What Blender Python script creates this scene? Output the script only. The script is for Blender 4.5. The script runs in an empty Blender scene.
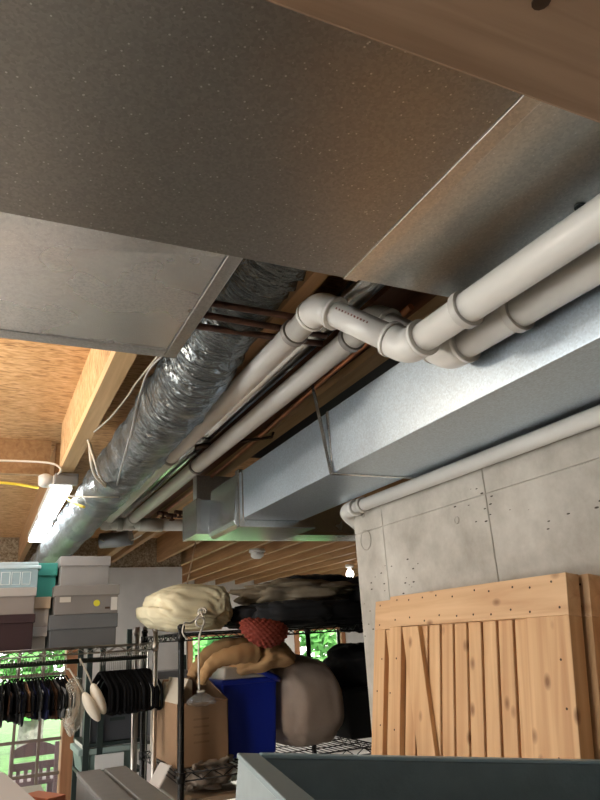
import bpy, bmesh, math, random
from mathutils import Vector, Matrix, noise
random.seed(7)
PI = math.pi
C = bpy.context.scene.collection
SC = bpy.context.scene

# ------------------------------------------------------------------ camera, world, sun, exposure
YAW, PITCH, ROLL, FOC, HC = 0.452623, 0.341485, -0.0603941, 662.0, 1.6
def cam_axes():
    cy, sy, cp, sp = math.cos(YAW), math.sin(YAW), math.cos(PITCH), math.sin(PITCH)
    f = Vector((sy*cp, cy*cp, sp)); r = Vector((cy, -sy, 0)); u = r.cross(f)
    cr, sr = math.cos(ROLL), math.sin(ROLL)
    return cr*r + sr*u, -sr*r + cr*u, f
RX, UX, FX = cam_axes()
EYE = Vector((0, 0, HC))
cam_d = bpy.data.cameras.new('camera'); cam = bpy.data.objects.new('camera', cam_d); C.objects.link(cam)
cam_d.sensor_fit = 'VERTICAL'; cam_d.sensor_height = 36; cam_d.sensor_width = 27
cam_d.lens = FOC/800*36; cam_d.clip_start = 0.02; cam_d.clip_end = 200
M4 = Matrix((RX, UX, -FX)).transposed().to_4x4(); M4.translation = EYE
cam.matrix_world = M4
SC.camera = cam
def ray(x, y): return RX*((x-300)/FOC) - UX*((y-400)/FOC) + FX
def atY(x, y, Y): d = ray(x, y); return EYE + d*(Y/d.y)      # a measured point on the plane at depth Y
def atZ(x, y, Z): d = ray(x, y); return EYE + d*((Z-HC)/d.z)
def atX(x, y, X): d = ray(x, y); return EYE + d*(X/d.x)

SC.view_settings.view_transform = 'Standard'; SC.view_settings.look = 'None'
SC.view_settings.gamma = 1; SC.view_settings.use_curve_mapping = False
SC.view_settings.exposure = 0.35
SC.cycles.use_denoising = True
SC.cycles.max_bounces = 8; SC.cycles.sample_clamp_indirect = 6.0
SC.cycles.caustics_reflective = False; SC.cycles.caustics_refractive = False

W = bpy.data.worlds.new('sky'); SC.world = W; W.use_nodes = True
W.node_tree.nodes['Background'].inputs[0].default_value = (1.0, .985, .95, 1)
W.node_tree.nodes['Background'].inputs[1].default_value = 6.5
sd = bpy.data.lights.new('sun', 'SUN'); sun = bpy.data.objects.new('sun', sd); C.objects.link(sun)
sd.energy = 5.0; sd.angle = 0.05; sd.color = (1, .95, .85); sun.rotation_euler = (math.radians(38), 0, math.radians(20)); sun.location = (0, 2, 8)

def lamp_area(name, loc, size, power, color=(1, 1, 1), rot=(0, 0, 0), sizey=None):
    d = bpy.data.lights.new(name, 'AREA'); o = bpy.data.objects.new(name, d); C.objects.link(o)
    d.energy = power; d.color = color; d.size = size; o.location = loc; o.rotation_euler = rot
    if sizey: d.shape = 'RECTANGLE'; d.size_y = sizey
    return o
# added fill lights without fixtures: behind the camera, to its left, and further back
lamp_area('fill_light_rear', (-0.9, -1.6, 2.3), 1.2, 14, (1, .93, .84), (0, 0, 0), 0.3)
lamp_area('fill_light_left', (-1.9, 1.6, 2.3), 1.2, 20, (1, .92, .82), (0, 0, 0), 0.3)
lamp_area('fill_light_back', (-1.3, 5.3, 2.3), 1.2, 40, (1, .95, .88), (0, 0, 0), 0.3)
lamp_area('fill_light_far', (3.4, 7.2, 2.3), 0.5, 90, (1, .95, .88), (0, 0, 0), 0.5)

# ------------------------------------------------------------------ materials
def mat(name, color, rough=.6, metal=0, spec=.5, var=0, vscale=8, bump=0, bscale=60, color2=None, stretch=None, trans=0, detail=4):
    m = bpy.data.materials.new(name); m.use_nodes = True
    nt = m.node_tree; b = nt.nodes['Principled BSDF']
    b.inputs['Base Color'].default_value = (*color, 1); b.inputs['Roughness'].default_value = rough
    b.inputs['Metallic'].default_value = metal; b.inputs['Specular IOR Level'].default_value = spec
    if trans: b.inputs['Transmission Weight'].default_value = trans
    tc = nt.nodes.new('ShaderNodeTexCoord'); mp = nt.nodes.new('ShaderNodeMapping')
    nt.links.new(tc.outputs['Object'], mp.inputs[0])
    if stretch: mp.inputs['Scale'].default_value = stretch
    if var or color2:
        n = nt.nodes.new('ShaderNodeTexNoise'); n.inputs['Scale'].default_value = vscale; n.inputs['Detail'].default_value = detail
        nt.links.new(mp.outputs[0], n.inputs['Vector'])
        r = nt.nodes.new('ShaderNodeValToRGB')
        c2 = color2 or tuple(min(1, c*(1+var)) for c in color)
        c1 = color if color2 else tuple(c*(1-var) for c in color)
        r.color_ramp.elements[0].position = .36; r.color_ramp.elements[1].position = .66
        r.color_ramp.elements[0].color = (*c1, 1); r.color_ramp.elements[1].color = (*c2, 1)
        nt.links.new(n.outputs['Fac'], r.inputs[0]); nt.links.new(r.outputs[0], b.inputs['Base Color'])
    if bump:
        n2 = nt.nodes.new('ShaderNodeTexNoise'); n2.inputs['Scale'].default_value = bscale; n2.inputs['Detail'].default_value = 3
        nt.links.new(mp.outputs[0], n2.inputs['Vector'])
        bp = nt.nodes.new('ShaderNodeBump'); bp.inputs['Strength'].default_value = bump; bp.inputs['Distance'].default_value = .01
        nt.links.new(n2.outputs['Fac'], bp.inputs['Height']); nt.links.new(bp.outputs[0], b.inputs['Normal'])
    return m

def galv(name, base, rough, specks=0.0, spread=.06, blotch=0.0):
    """galvanised sheet: fine spangle, small bright crystals, slow waviness"""
    m = bpy.data.materials.new(name); m.use_nodes = True; nt = m.node_tree; N = nt.nodes; L = nt.links
    b = N['Principled BSDF']; b.inputs['Metallic'].default_value = 1
    tc = N.new('ShaderNodeTexCoord')
    v = N.new('ShaderNodeTexVoronoi'); v.inputs['Scale'].default_value = 240
    L.new(tc.outputs['Object'], v.inputs['Vector'])
    n = N.new('ShaderNodeTexNoise'); n.inputs['Scale'].default_value = 5; n.inputs['Detail'].default_value = 3
    L.new(tc.outputs['Object'], n.inputs['Vector'])
    bw = N.new('ShaderNodeRGBToBW'); L.new(v.outputs['Color'], bw.inputs[0])
    mr = N.new('ShaderNodeMapRange'); mr.inputs['To Min'].default_value = 1-spread*2.2; mr.inputs['To Max'].default_value = 1+spread*2.2
    L.new(bw.outputs[0], mr.inputs[0])
    mx = N.new('ShaderNodeMix'); mx.data_type = 'RGBA'; mx.blend_type = 'MULTIPLY'; mx.inputs['Factor'].default_value = 1
    mx.inputs[6].default_value = (*base, 1); L.new(mr.outputs[0], mx.inputs[7])
    last = mx.outputs[2]
    if specks:
        v2 = N.new('ShaderNodeTexVoronoi'); v2.inputs['Scale'].default_value = 95
        L.new(tc.outputs['Object'], v2.inputs['Vector'])
        lt = N.new('ShaderNodeMath'); lt.operation = 'LESS_THAN'; lt.inputs[1].default_value = .13
        L.new(v2.outputs['Distance'], lt.inputs[0])
        bw2 = N.new('ShaderNodeRGBToBW'); L.new(v2.outputs['Color'], bw2.inputs[0])
        gt = N.new('ShaderNodeMath'); gt.operation = 'GREATER_THAN'; gt.inputs[1].default_value = .38
        L.new(bw2.outputs[0], gt.inputs[0])
        ml = N.new('ShaderNodeMath'); ml.operation = 'MULTIPLY'; L.new(lt.outputs[0], ml.inputs[0]); L.new(gt.outputs[0], ml.inputs[1])
        m2 = N.new('ShaderNodeMath'); m2.operation = 'MULTIPLY'; m2.inputs[1].default_value = specks; L.new(ml.outputs[0], m2.inputs[0])
        mx2 = N.new('ShaderNodeMix'); mx2.data_type = 'RGBA'; L.new(m2.outputs[0], mx2.inputs['Factor'])
        L.new(last, mx2.inputs[6]); mx2.inputs[7].default_value = (.95, .95, .92, 1); last = mx2.outputs[2]
    L.new(last, b.inputs['Base Color'])
    mr2 = N.new('ShaderNodeMapRange'); mr2.inputs['To Min'].default_value = rough-.06; mr2.inputs['To Max'].default_value = rough+.06
    L.new(n.outputs['Fac'], mr2.inputs[0]); L.new(mr2.outputs[0], b.inputs['Roughness'])
    bp = N.new('ShaderNodeBump'); bp.inputs['Strength'].default_value = .05; bp.inputs['Distance'].default_value = .02
    n3 = N.new('ShaderNodeTexNoise'); n3.inputs['Scale'].default_value = 3.5; L.new(tc.outputs['Object'], n3.inputs['Vector'])
    L.new(n3.outputs['Fac'], bp.inputs['Height']); L.new(bp.outputs[0], b.inputs['Normal'])
    return m

def wood(name, c1, c2, axis='Y', rough=.55, scale=1.0, knots=False):
    """long-grain lumber, grain along one local axis"""
    m = bpy.data.materials.new(name); m.use_nodes = True; nt = m.node_tree; N = nt.nodes; L = nt.links
    b = N['Principled BSDF']; b.inputs['Roughness'].default_value = rough; b.inputs['Specular IOR Level'].default_value = .3
    tc = N.new('ShaderNodeTexCoord'); mp = N.new('ShaderNodeMapping'); L.new(tc.outputs['Object'], mp.inputs[0])
    s = [26*scale]*3; s['XYZ'.index(axis)] = 1.3*scale; mp.inputs['Scale'].default_value = s
    n = N.new('ShaderNodeTexNoise'); n.inputs['Scale'].default_value = 1.6; n.inputs['Detail'].default_value = 6; n.inputs['Distortion'].default_value = .6
    L.new(mp.outputs[0], n.inputs['Vector'])
    r = N.new('ShaderNodeValToRGB'); r.color_ramp.elements[0].position = .3; r.color_ramp.elements[1].position = .7
    r.color_ramp.elements[0].color = (*c1, 1); r.color_ramp.elements[1].color = (*c2, 1)
    L.new(n.outputs['Fac'], r.inputs[0]); last = r.outputs[0]
    if knots:
        mp2 = N.new('ShaderNodeMapping'); L.new(tc.outputs['Object'], mp2.inputs[0])
        s2 = [15]*3; s2['XYZ'.index(axis)] = 9; mp2.inputs['Scale'].default_value = s2
        v = N.new('ShaderNodeTexVoronoi'); v.inputs['Scale'].default_value = 1; L.new(mp2.outputs[0], v.inputs['Vector'])
        rr = N.new('ShaderNodeValToRGB'); rr.color_ramp.elements[0].position = .05; rr.color_ramp.elements[1].position = .17
        rr.color_ramp.elements[0].color = (.25, .13, .06, 1); rr.color_ramp.elements[1].color = (1, 1, 1, 1)
        L.new(v.outputs['Distance'], rr.inputs[0])
        mx = N.new('ShaderNodeMix'); mx.data_type = 'RGBA'; mx.blend_type = 'MULTIPLY'; mx.inputs['Factor'].default_value = .8
        L.new(last, mx.inputs[6]); L.new(rr.outputs[0], mx.inputs[7]); last = mx.outputs[2]
    L.new(last, b.inputs['Base Color'])
    bp = N.new('ShaderNodeBump'); bp.inputs['Strength'].default_value = .12; bp.inputs['Distance'].default_value = .004
    L.new(n.outputs['Fac'], bp.inputs['Height']); L.new(bp.outputs[0], b.inputs['Normal'])
    return m

def osb_mat():
    m = bpy.data.materials.new('osb_board'); m.use_nodes = True; nt = m.node_tree; N = nt.nodes; L = nt.links
    b = N['Principled BSDF']; b.inputs['Roughness'].default_value = .7; b.inputs['Specular IOR Level'].default_value = .25
    tc = N.new('ShaderNodeTexCoord')
    def strand(sc, rot):
        mp = N.new('ShaderNodeMapping'); mp.inputs['Scale'].default_value = sc; mp.inputs['Rotation'].default_value = (0, 0, rot)
        L.new(tc.outputs['Object'], mp.inputs[0])
        n = N.new('ShaderNodeTexNoise'); n.inputs['Scale'].default_value = 1; n.inputs['Detail'].default_value = 3; n.inputs['Distortion'].default_value = 1.2
        L.new(mp.outputs[0], n.inputs['Vector']); return n
    a = strand((14, 55, 20), .25); c = strand((20, 70, 20), -.5)
    ad = N.new('ShaderNodeMath'); ad.operation = 'ADD'; L.new(a.outputs['Fac'], ad.inputs[0]); L.new(c.outputs['Fac'], ad.inputs[1])
    r = N.new('ShaderNodeValToRGB'); e = r.color_ramp.elements
    hf = N.new('ShaderNodeMath'); hf.operation = 'MULTIPLY'; hf.inputs[1].default_value = .5; L.new(ad.outputs[0], hf.inputs[0])
    e[0].position = .36; e[0].color = (.33, .18, .085, 1); e[1].position = .66; e[1].color = (.78, .54, .31, 1)
    k = e.new(.47); k.color = (.58, .35, .16, 1)
    L.new(hf.outputs[0], r.inputs[0]); L.new(r.outputs[0], b.inputs['Base Color'])
    bp = N.new('ShaderNodeBump'); bp.inputs['Strength'].default_value = .25; bp.inputs['Distance'].default_value = .004
    L.new(hf.outputs[0], bp.inputs['Height']); L.new(bp.outputs[0], b.inputs['Normal'])
    return m

def concrete_mat():
    m = bpy.data.materials.new('poured_concrete'); m.use_nodes = True; nt = m.node_tree; N = nt.nodes; L = nt.links
    b = N['Principled BSDF']; b.inputs['Roughness'].default_value = .85; b.inputs['Specular IOR Level'].default_value = .2
    tc = N.new('ShaderNodeTexCoord')
    n = N.new('ShaderNodeTexNoise'); n.inputs['Scale'].default_value = 5; n.inputs['Detail'].default_value = 9; n.inputs['Roughness'].default_value = .65
    L.new(tc.outputs['Object'], n.inputs['Vector'])
    r = N.new('ShaderNodeValToRGB'); r.color_ramp.elements[0].position = .33; r.color_ramp.elements[1].position = .68
    r.color_ramp.elements[0].color = (.36, .335, .29, 1); r.color_ramp.elements[1].color = (.60, .575, .52, 1)
    L.new(n.outputs['Fac'], r.inputs[0])
    # bug holes in rows
    v = N.new('ShaderNodeTexVoronoi'); v.inputs['Scale'].default_value = 45
    mp = N.new('ShaderNodeMapping'); mp.inputs['Scale'].default_value = (1, .55, 1.6); L.new(tc.outputs['Object'], mp.inputs[0]); L.new(mp.outputs[0], v.inputs['Vector'])
    lt = N.new('ShaderNodeMath'); lt.operation = 'LESS_THAN'; lt.inputs[1].default_value = .16; L.new(v.outputs['Distance'], lt.inputs[0])
    n2 = N.new('ShaderNodeTexNoise'); n2.inputs['Scale'].default_value = 3.2; L.new(mp.outputs[0], n2.inputs['Vector'])
    gt = N.new('ShaderNodeMath'); gt.operation = 'GREATER_THAN'; gt.inputs[1].default_value = .60; L.new(n2.outputs['Fac'], gt.inputs[0])
    ml = N.new('ShaderNodeMath'); ml.operation = 'MULTIPLY'; L.new(lt.outputs[0], ml.inputs[0]); L.new(gt.outputs[0], ml.inputs[1])
    mx = N.new('ShaderNodeMix'); mx.data_type = 'RGBA'; L.new(ml.outputs[0], mx.inputs['Factor']); L.new(r.outputs[0], mx.inputs[6]); mx.inputs[7].default_value = (.07, .06, .05, 1)
    L.new(mx.outputs[2], b.inputs['Base Color'])
    bp = N.new('ShaderNodeBump'); bp.inputs['Strength'].default_value = .3; bp.inputs['Distance'].default_value = .01
    L.new(n.outputs['Fac'], bp.inputs['Height']); L.new(bp.outputs[0], b.inputs['Normal'])
    return m

def flex_mat():
    m = bpy.data.materials.new('black_foil_sleeve'); m.use_nodes = True; nt = m.node_tree; N = nt.nodes; L = nt.links
    b = N['Principled BSDF']; b.inputs['Base Color'].default_value = (.27, .30, .31, 1); b.inputs['Metallic'].default_value = .8
    b.inputs['Roughness'].default_value = .24; b.inputs['Specular IOR Level'].default_value = .9
    tc = N.new('ShaderNodeTexCoord'); mp = N.new('ShaderNodeMapping'); mp.inputs['Scale'].default_value = (11, 60, 11); mp.inputs['Rotation'].default_value = (0, 0, .35)
    L.new(tc.outputs['Object'], mp.inputs[0])
    n = N.new('ShaderNodeTexNoise'); n.inputs['Scale'].default_value = 1; n.inputs['Detail'].default_value = 4; n.inputs['Distortion'].default_value = 1.6
    L.new(mp.outputs[0], n.inputs['Vector'])
    bp = N.new('ShaderNodeBump'); bp.inputs['Strength'].default_value = 1; bp.inputs['Distance'].default_value = .06
    L.new(n.outputs['Fac'], bp.inputs['Height']); L.new(bp.outputs[0], b.inputs['Normal'])
    return m

def glass_mat(name, tint=(1, 1, 1), gloss=.08):
    m = bpy.data.materials.new(name); m.use_nodes = True; nt = m.node_tree; N = nt.nodes; L = nt.links
    N.remove(N['Principled BSDF']); out = N['Material Output']
    t = N.new('ShaderNodeBsdfTransparent'); t.inputs[0].default_value = (*tint, 1)
    g = N.new('ShaderNodeBsdfGlossy'); g.inputs['Roughness'].default_value = .03
    mx = N.new('ShaderNodeMixShader'); mx.inputs[0].default_value = gloss
    L.new(t.outputs[0], mx.inputs[1]); L.new(g.outputs[0], mx.inputs[2]); L.new(mx.outputs[0], out.inputs[0])
    return m
def plastic_film(name, col, fac):
    m = glass_mat(name); nt = m.node_tree; N = nt.nodes; L = nt.links
    mx0 = [n for n in N if n.type == 'MIX_SHADER'][0]; out = N['Material Output']
    p = N.new('ShaderNodeBsdfPrincipled'); p.inputs['Base Color'].default_value = (*col, 1); p.inputs['Roughness'].default_value = .25
    mx = N.new('ShaderNodeMixShader'); mx.inputs[0].default_value = fac
    L.new(mx0.outputs[0], mx.inputs[1]); L.new(p.outputs[0], mx.inputs[2]); L.new(mx.outputs[0], out.inputs[0])
    return m
def emis(name, col, st):
    m = bpy.data.materials.new(name); m.use_nodes = True; b = m.node_tree.nodes['Principled BSDF']
    b.inputs['Base Color'].default_value = (.9, .9, .9, 1); b.inputs['Emission Color'].default_value = (*col, 1); b.inputs['Emission Strength'].default_value = st
    return m

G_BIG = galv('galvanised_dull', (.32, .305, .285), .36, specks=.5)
G_BRIGHT = galv('galvanised_bright', (.95, .96, .97), .27, specks=0)
G_BLUE = galv('galvanised_blue_grey', (.57, .66, .74), .41)
G_FAR = galv('galvanised_sharp', (.72, .78, .82), .25)
G_TUBE = galv('galvanised_tube', (.72, .74, .74), .22)
M_PVC = mat('white_pvc', (.78, .76, .71), .32, spec=.5, var=.03, vscale=5)
M_FIT = mat('pvc_fitting', (.60, .58, .54), .35, var=.05)
M_HANG = mat('pipe_hanger_grey', (.27, .25, .23), .5, metal=.3)
M_OSB = osb_mat()
M_JOIST = wood('spruce_joist', (.30, .165, .075), (.44, .26, .125), 'Y')
M_JOISTL = wood('pale_joist', (.60, .40, .20), (.78, .56, .31), 'Y')
M_BEAM = wood('dark_beam', (.27, .17, .105), (.40, .265, .175), 'X', scale=.9)
M_CONC = concrete_mat()
M_FLEX = flex_mat()
M_IRON = mat('rusty_brown_iron', (.10, .045, .03), .55, metal=.3, var=.3, vscale=30)
M_COPPER = mat('copper', (.62, .27, .14), .35, metal=.8, var=.2, vscale=12)
M_BLACKW = mat('black_wire', (.012, .012, .012), .35, metal=.4)
M_CHROME = mat('chrome_wire', (.42, .39, .35), .33, metal=1)
M_PINE = wood('knotty_pine', (.50, .27, .125), (.72, .47, .25), 'Z', rough=.5, scale=.8, knots=True)
M_PINEH = wood('knotty_pine_cross', (.52, .295, .15), (.71, .47, .265), 'Y', rough=.5, scale=.8, knots=True)
M_NAIL = mat('nail_rust', (.06, .03, .015), .6, metal=.3)
M_WHITEWALL = mat('grey_white_wall', (.60, .59, .57), .9, var=.04)
M_FLOOR = mat('grey_floor', (.40, .385, .355), .6, var=.15, vscale=3)
M_DARKWALL = mat('grey_block_wall', (.30, .29, .27), .9, var=.1)
M_BROWN = wood('brown_jamb', (.26, .12, .06), (.36, .18, .09), 'Z')
M_GLASS = glass_mat('window_glass')
M_MUNTIN = mat('grey_brown_muntin', (.16, .12, .10), .6)
M_LED = emis('led_lens', (.96, .98, 1), 13)
M_BULB = emis('lit_bulb', (1, .96, .9), 14)
M_WHITEP = mat('white_plastic', (.75, .75, .73), .4)
M_YELLOWC = mat('yellow_cable', (.80, .62, .06), .45)
M_WHITEC = mat('white_cable', (.66, .62, .54), .5)
M_SLATE = mat('blue_grey_paint', (.155, .22, .26), .45, var=.08, vscale=20, bump=.1, bscale=90)
M_SLATEL = mat('pale_blue_grey_paint', (.30, .35, .36), .5, var=.06, vscale=20)
M_GREYP = mat('grey_painted_board', (.11, .11, .108), .5, var=.08, vscale=18)

# ------------------------------------------------------------------ mesh helpers
class MB:
    def __init__(s): s.bm = bmesh.new()
    def box(s, c, d, rz=0, m=None):
        x, y, z = d[0]/2, d[1]/2, d[2]/2
        P = [Vector((i*x, j*y, k*z)) for k in (-1, 1) for j in (-1, 1) for i in (-1, 1)]
        R = Matrix.Rotation(rz, 3, 'Z')
        vs = [s.bm.verts.new((m @ (R@p + Vector(c))) if m else (R@p + Vector(c))) for p in P]
        for f in ((0, 2, 3, 1), (4, 5, 7, 6), (0, 1, 5, 4), (2, 6, 7, 3), (0, 4, 6, 2), (1, 3, 7, 5)):
            s.bm.faces.new([vs[i] for i in f])
        return s
    def b2(s, a, b):
        return s.box([(a[i]+b[i])/2 for i in range(3)], [abs(b[i]-a[i]) for i in range(3)])
    def hexa(s, P):
        vs = [s.bm.verts.new(p) for p in P]
        for f in ((0, 3, 2, 1), (4, 5, 6, 7), (0, 1, 5, 4), (1, 2, 6, 5), (2, 3, 7, 6), (3, 0, 4, 7)):
            s.bm.faces.new([vs[i] for i in f])
        return s
    def tube(s, pts, r, n=12, cap=True, rad=None):
        pts = [Vector(p) for p in pts]; rings = []; prev = None
        for i, p in enumerate(pts):
            t = (pts[min(i+1, len(pts)-1)] - pts[max(i-1, 0)]).normalized()
            if prev is None:
                a = Vector((0, 0, 1)) if abs(t.z) < .9 else Vector((1, 0, 0))
                nrm = t.cross(a).normalized()
            else:
                nrm = (prev - t*prev.dot(t)).normalized()
            prev = nrm; bn = t.cross(nrm)
            rr = rad(i) if rad else r
            rings.append([s.bm.verts.new(p + (nrm*math.cos(2*PI*k/n) + bn*math.sin(2*PI*k/n))*rr) for k in range(n)])
        for A, B in zip(rings, rings[1:]):
            for k in range(n):
                f = s.bm.faces.new((A[k], A[(k+1) % n], B[(k+1) % n], B[k])); f.smooth = True
        if cap:
            s.bm.faces.new(rings[0][::-1]); s.bm.faces.new(rings[-1])
        return s
    def torus(s, c, axis, R, r, n=20, k=6):
        axis = Vector(axis).normalized(); a = axis.orthogonal().normalized(); b = axis.cross(a)
        rg = []
        for i in range(n):
            d = a*math.cos(2*PI*i/n) + b*math.sin(2*PI*i/n)
            rg.append([s.bm.verts.new(Vector(c) + d*(R + r*math.cos(2*PI*j/k)) + axis*r*math.sin(2*PI*j/k)) for j in range(k)])
        for i in range(n):
            A, B = rg[i], rg[(i+1) % n]
            for j in range(k):
                f = s.bm.faces.new((A[j], A[(j+1) % k], B[(j+1) % k], B[j])); f.smooth = True
        return s
    def lathe(s, prof, c=(0, 0, 0), n=20):
        rg = [[s.bm.verts.new((c[0]+r*math.cos(2*PI*k/n), c[1]+r*math.sin(2*PI*k/n), c[2]+z)) for k in range(n)] for r, z in prof]
        for A, B in zip(rg, rg[1:]):
            for k in range(n):
                f = s.bm.faces.new((A[k], A[(k+1) % n], B[(k+1) % n], B[k])); f.smooth = True
        s.bm.faces.new(rg[0][::-1]); s.bm.faces.new(rg[-1])
        return s
    def blob(s, fn, nu=48, nv=28):
        """closed skin r(u,v): fn(direction, u, v) -> point"""
        rows = []
        top = s.bm.verts.new(fn(Vector((0, 0, 1)), 0, 0)); bot = s.bm.verts.new(fn(Vector((0, 0, -1)), 0, 1))
        for j in range(1, nv):
            th = PI*j/nv
            rows.append([s.bm.verts.new(fn(Vector((math.sin(th)*math.cos(2*PI*i/nu), math.sin(th)*math.sin(2*PI*i/nu), math.cos(th))), i/nu, j/nv)) for i in range(nu)])
        for i in range(nu):
            f = s.bm.faces.new((top, rows[0][i], rows[0][(i+1) % nu])); f.smooth = True
            f = s.bm.faces.new((bot, rows[-1][(i+1) % nu], rows[-1][i])); f.smooth = True
        for A, B in zip(rows, rows[1:]):
            for i in range(nu):
                f = s.bm.faces.new((A[i], B[i], B[(i+1) % nu], A[(i+1) % nu])); f.smooth = True
        return s
    def build(s, name, m, parent=None, bevel=0, seg=2):
        bmesh.ops.recalc_face_normals(s.bm, faces=s.bm.faces)
        me = bpy.data.meshes.new(name); s.bm.to_mesh(me); s.bm.free()
        if not isinstance(m, (list, tuple)): m = [m]
        for x in m: me.materials.append(x)
        o = bpy.data.objects.new(name, me); C.objects.link(o)
        if parent: o.parent = parent
        if bevel:
            b = o.modifiers.new('bevel', 'BEVEL'); b.width = bevel; b.segments = seg; b.limit_method = 'ANGLE'
        return o
def empty(name, loc=(0, 0, 0), rz=0):
    o = bpy.data.objects.new(name, None); C.objects.link(o); o.location = loc; o.rotation_euler = (0, 0, rz)
    o.empty_display_size = .05; return o
def tag(o, label=None, cat=None, group=None, kind=None):
    if label: o['label'] = label
    if cat: o['category'] = cat
    if group: o['group'] = group
    if kind: o['kind'] = kind
    return o
def thing(name, label, cat, loc=(0, 0, 0), rz=0, group=None):
    return tag(empty(name, loc, rz), label, cat, group)
def struct(o): o['kind'] = 'structure'; return o
def copy_tree(o, parent=None):
    c = o.copy(); C.objects.link(c)
    if parent: c.parent = parent
    for ch in list(o.children): copy_tree(ch, c)
    return c
def arc(c, a, b, r, n=6):
    """fillet: points rounding the corner c between directions to a and b"""
    c, a, b = Vector(c), Vector(a), Vector(b)
    d1, d2 = (a-c).normalized(), (b-c).normalized(); p1, p2 = c+d1*r, c+d2*r
    return [p1.lerp(c, t).lerp(c.lerp(p2, t), t) for t in [i/n for i in range(n+1)]]
def spline(P, n=8):
    P = [Vector(p) for p in P]; Q = [P[0]] + P + [P[-1]]; out = []
    for i in range(1, len(Q)-2):
        a, b, c, d = Q[i-1:i+3]
        for k in range(n):
            t = k/n
            out.append(.5*((2*b) + (c-a)*t + (2*a-5*b+4*c-d)*t*t + (3*b-a-3*c+d)*t**3))
    return out + [P[-1]]

# ------------------------------------------------------------------ the room
ZJ, ZS = 2.36, 2.595            # joist undersides, subfloor underside
WX = 1.235                      # face of the concrete wall
struct(MB().b2((-3.2, -3.0, -.1), (6.6, 9.6, 0)).build('floor', M_FLOOR))
struct(MB().b2((-3.2, -3.0, ZS), (6.6, 9.6, ZS+.02)).build('ceiling', M_OSB))
wm = MB(); LY0, LY1, LZ0, LZ1 = .2, 4.6, .5, 2.15      # unseen wide glazing added in the left wall for more daylight
wm.b2((-3.3, -3.0, 0), (-3.2, LY0, ZS)); wm.b2((-3.3, LY1, 0), (-3.2, 6.6, ZS)); wm.b2((-3.3, LY0, 0), (-3.2, LY1, LZ0)); wm.b2((-3.3, LY0, LZ1), (-3.2, LY1, ZS))
wl = struct(wm.build('wall_left', M_DARKWALL))
e = struct(empty('window_3', (-3.25, (LY0+LY1)/2, LZ0))); hl = (LY1-LY0)/2; hz_ = LZ1-LZ0
f = MB()
for y in (-hl, -hl/2, 0, hl/2, hl): f.b2((-.06, y-.03, 0), (.06, y+.03, hz_))
f.b2((-.06, -hl, 0), (.06, hl, .05)); f.b2((-.06, -hl, hz_-.05), (.06, hl, hz_)); f.build('window_frame', M_BROWN, e)
MB().b2((-.003, -hl, .02), (.003, hl, hz_-.02)).build('window_pane', M_GLASS, e)
struct(MB().b2((-3.3, -3.1, 0), (6.6, -3.0, ZS)).build('wall_front', M_DARKWALL))
struct(MB().b2((6.6, -3.1, 0), (6.7, 9.6, ZS)).build('wall_far_right', M_DARKWALL))
# concrete foundation wall, with form joints cut as shallow grooves
YC = 2.148
def conc():
    m = MB()
    ys = [-2.9, .35, atX(489, 518, WX).y, atX(385, 550, WX).y, YC]; zs = [0, .9, 1.937, 2.035]
    for j in range(len(ys)-1):
        for k in range(len(zs)-1):
            g = .0016
            m.b2((WX, ys[j]+g, zs[k]+g*.7), (WX+.2, ys[j+1]-g, zs[k+1]-g*.7))
    m.b2((WX+.004, -2.9, 0), (WX+.199, YC-.002, 2.033))
    return m
wr = struct(conc().build('wall_right', M_CONC, bevel=.0015, seg=1))
g = MB()                         # form-tie scars near the corner
for (x, y, w, h) in ((363, 514, .035, .03), (366, 540, .03, .09), (457, 520, .06, .025)):
    p = atX(x, y, WX); g.torus((WX-.001, p.y, p.z), (1, 0, 0), h*.4, .0016, 14, 4)
g.build('form_tie_scar', M_CONC, wr)

# back wall with the glazed door; a return; the far wall with the two windows
YD, YW = 6.6, 9.5
dl = atY(-40, 655, YD).x; dr = atY(66.5, 655, YD).x
wb = MB(); wb.b2((-3.3, YD, 0), (dl-.06, YD+.12, ZS)); wb.b2((dr+.12, YD, 0), (1.80, YD+.12, 2.31)); wb.b2((dl-.06, YD, 2.12), (dr+.12, YD+.12, 2.31))
struct(wb.build('wall_back', M_WHITEWALL))
ins = MB(); random.seed(3)       # sill and insulation tufts at the rim joist above the wall
ins.b2((-3.3, YD+.04, 2.31), (1.80, YD+.12, ZS))
struct(ins.build('trim_1', mat('rim_insulation', (.24, .17, .10), .95, color2=(.50, .42, .30), vscale=60, bump=.8, bscale=90)))
struct(MB().b2((1.70, YD+.12, 0), (1.80, YW, ZS)).build('wall_return', M_WHITEWALL))
w1 = (atY(192, 660, YW).x, atY(268, 660, YW).x); w2 = (atY(299, 650, YW).x, atY(341, 650, YW).x); wz = (.35, 1.66)
wf = MB()
wf.b2((1.70, YW, 0), (6.7, YW+.12, wz[0])); wf.b2((1.70, YW, wz[1]), (6.7, YW+.12, ZS))
wf.b2((1.70, YW, wz[0]), (w1[0], YW+.12, wz[1])); wf.b2((w1[1], YW, wz[0]), (w2[0], YW+.12, wz[1])); wf.b2((w2[1], YW, wz[0]), (6.7, YW+.12, wz[1]))
struct(wf.build('wall_far', M_WHITEWALL))
for i, w in enumerate((w1, w2)):
    e = struct(empty('window_%d' % (i+1), ((w[0]+w[1])/2, YW, wz[0])))
    x0, x1, h = w[0]-e.location.x, w[1]-e.location.x, wz[1]-wz[0]
    f = MB(); t = .07
    f.b2((x0-t, -.05, -t), (x0, .10, h+t)); f.b2((x1, -.05, -t), (x1+t, .10, h+t)); f.b2((x0, -.05, h), (x1, .10, h+t)); f.b2((x0, -.05, -t), (x1, .10, 0))
    f.build('window_frame', M_BROWN, e, .004)
    MB().b2((x0, .05, 0), (x1, .054, h)).build('window_pane', M_GLASS, e)
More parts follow.
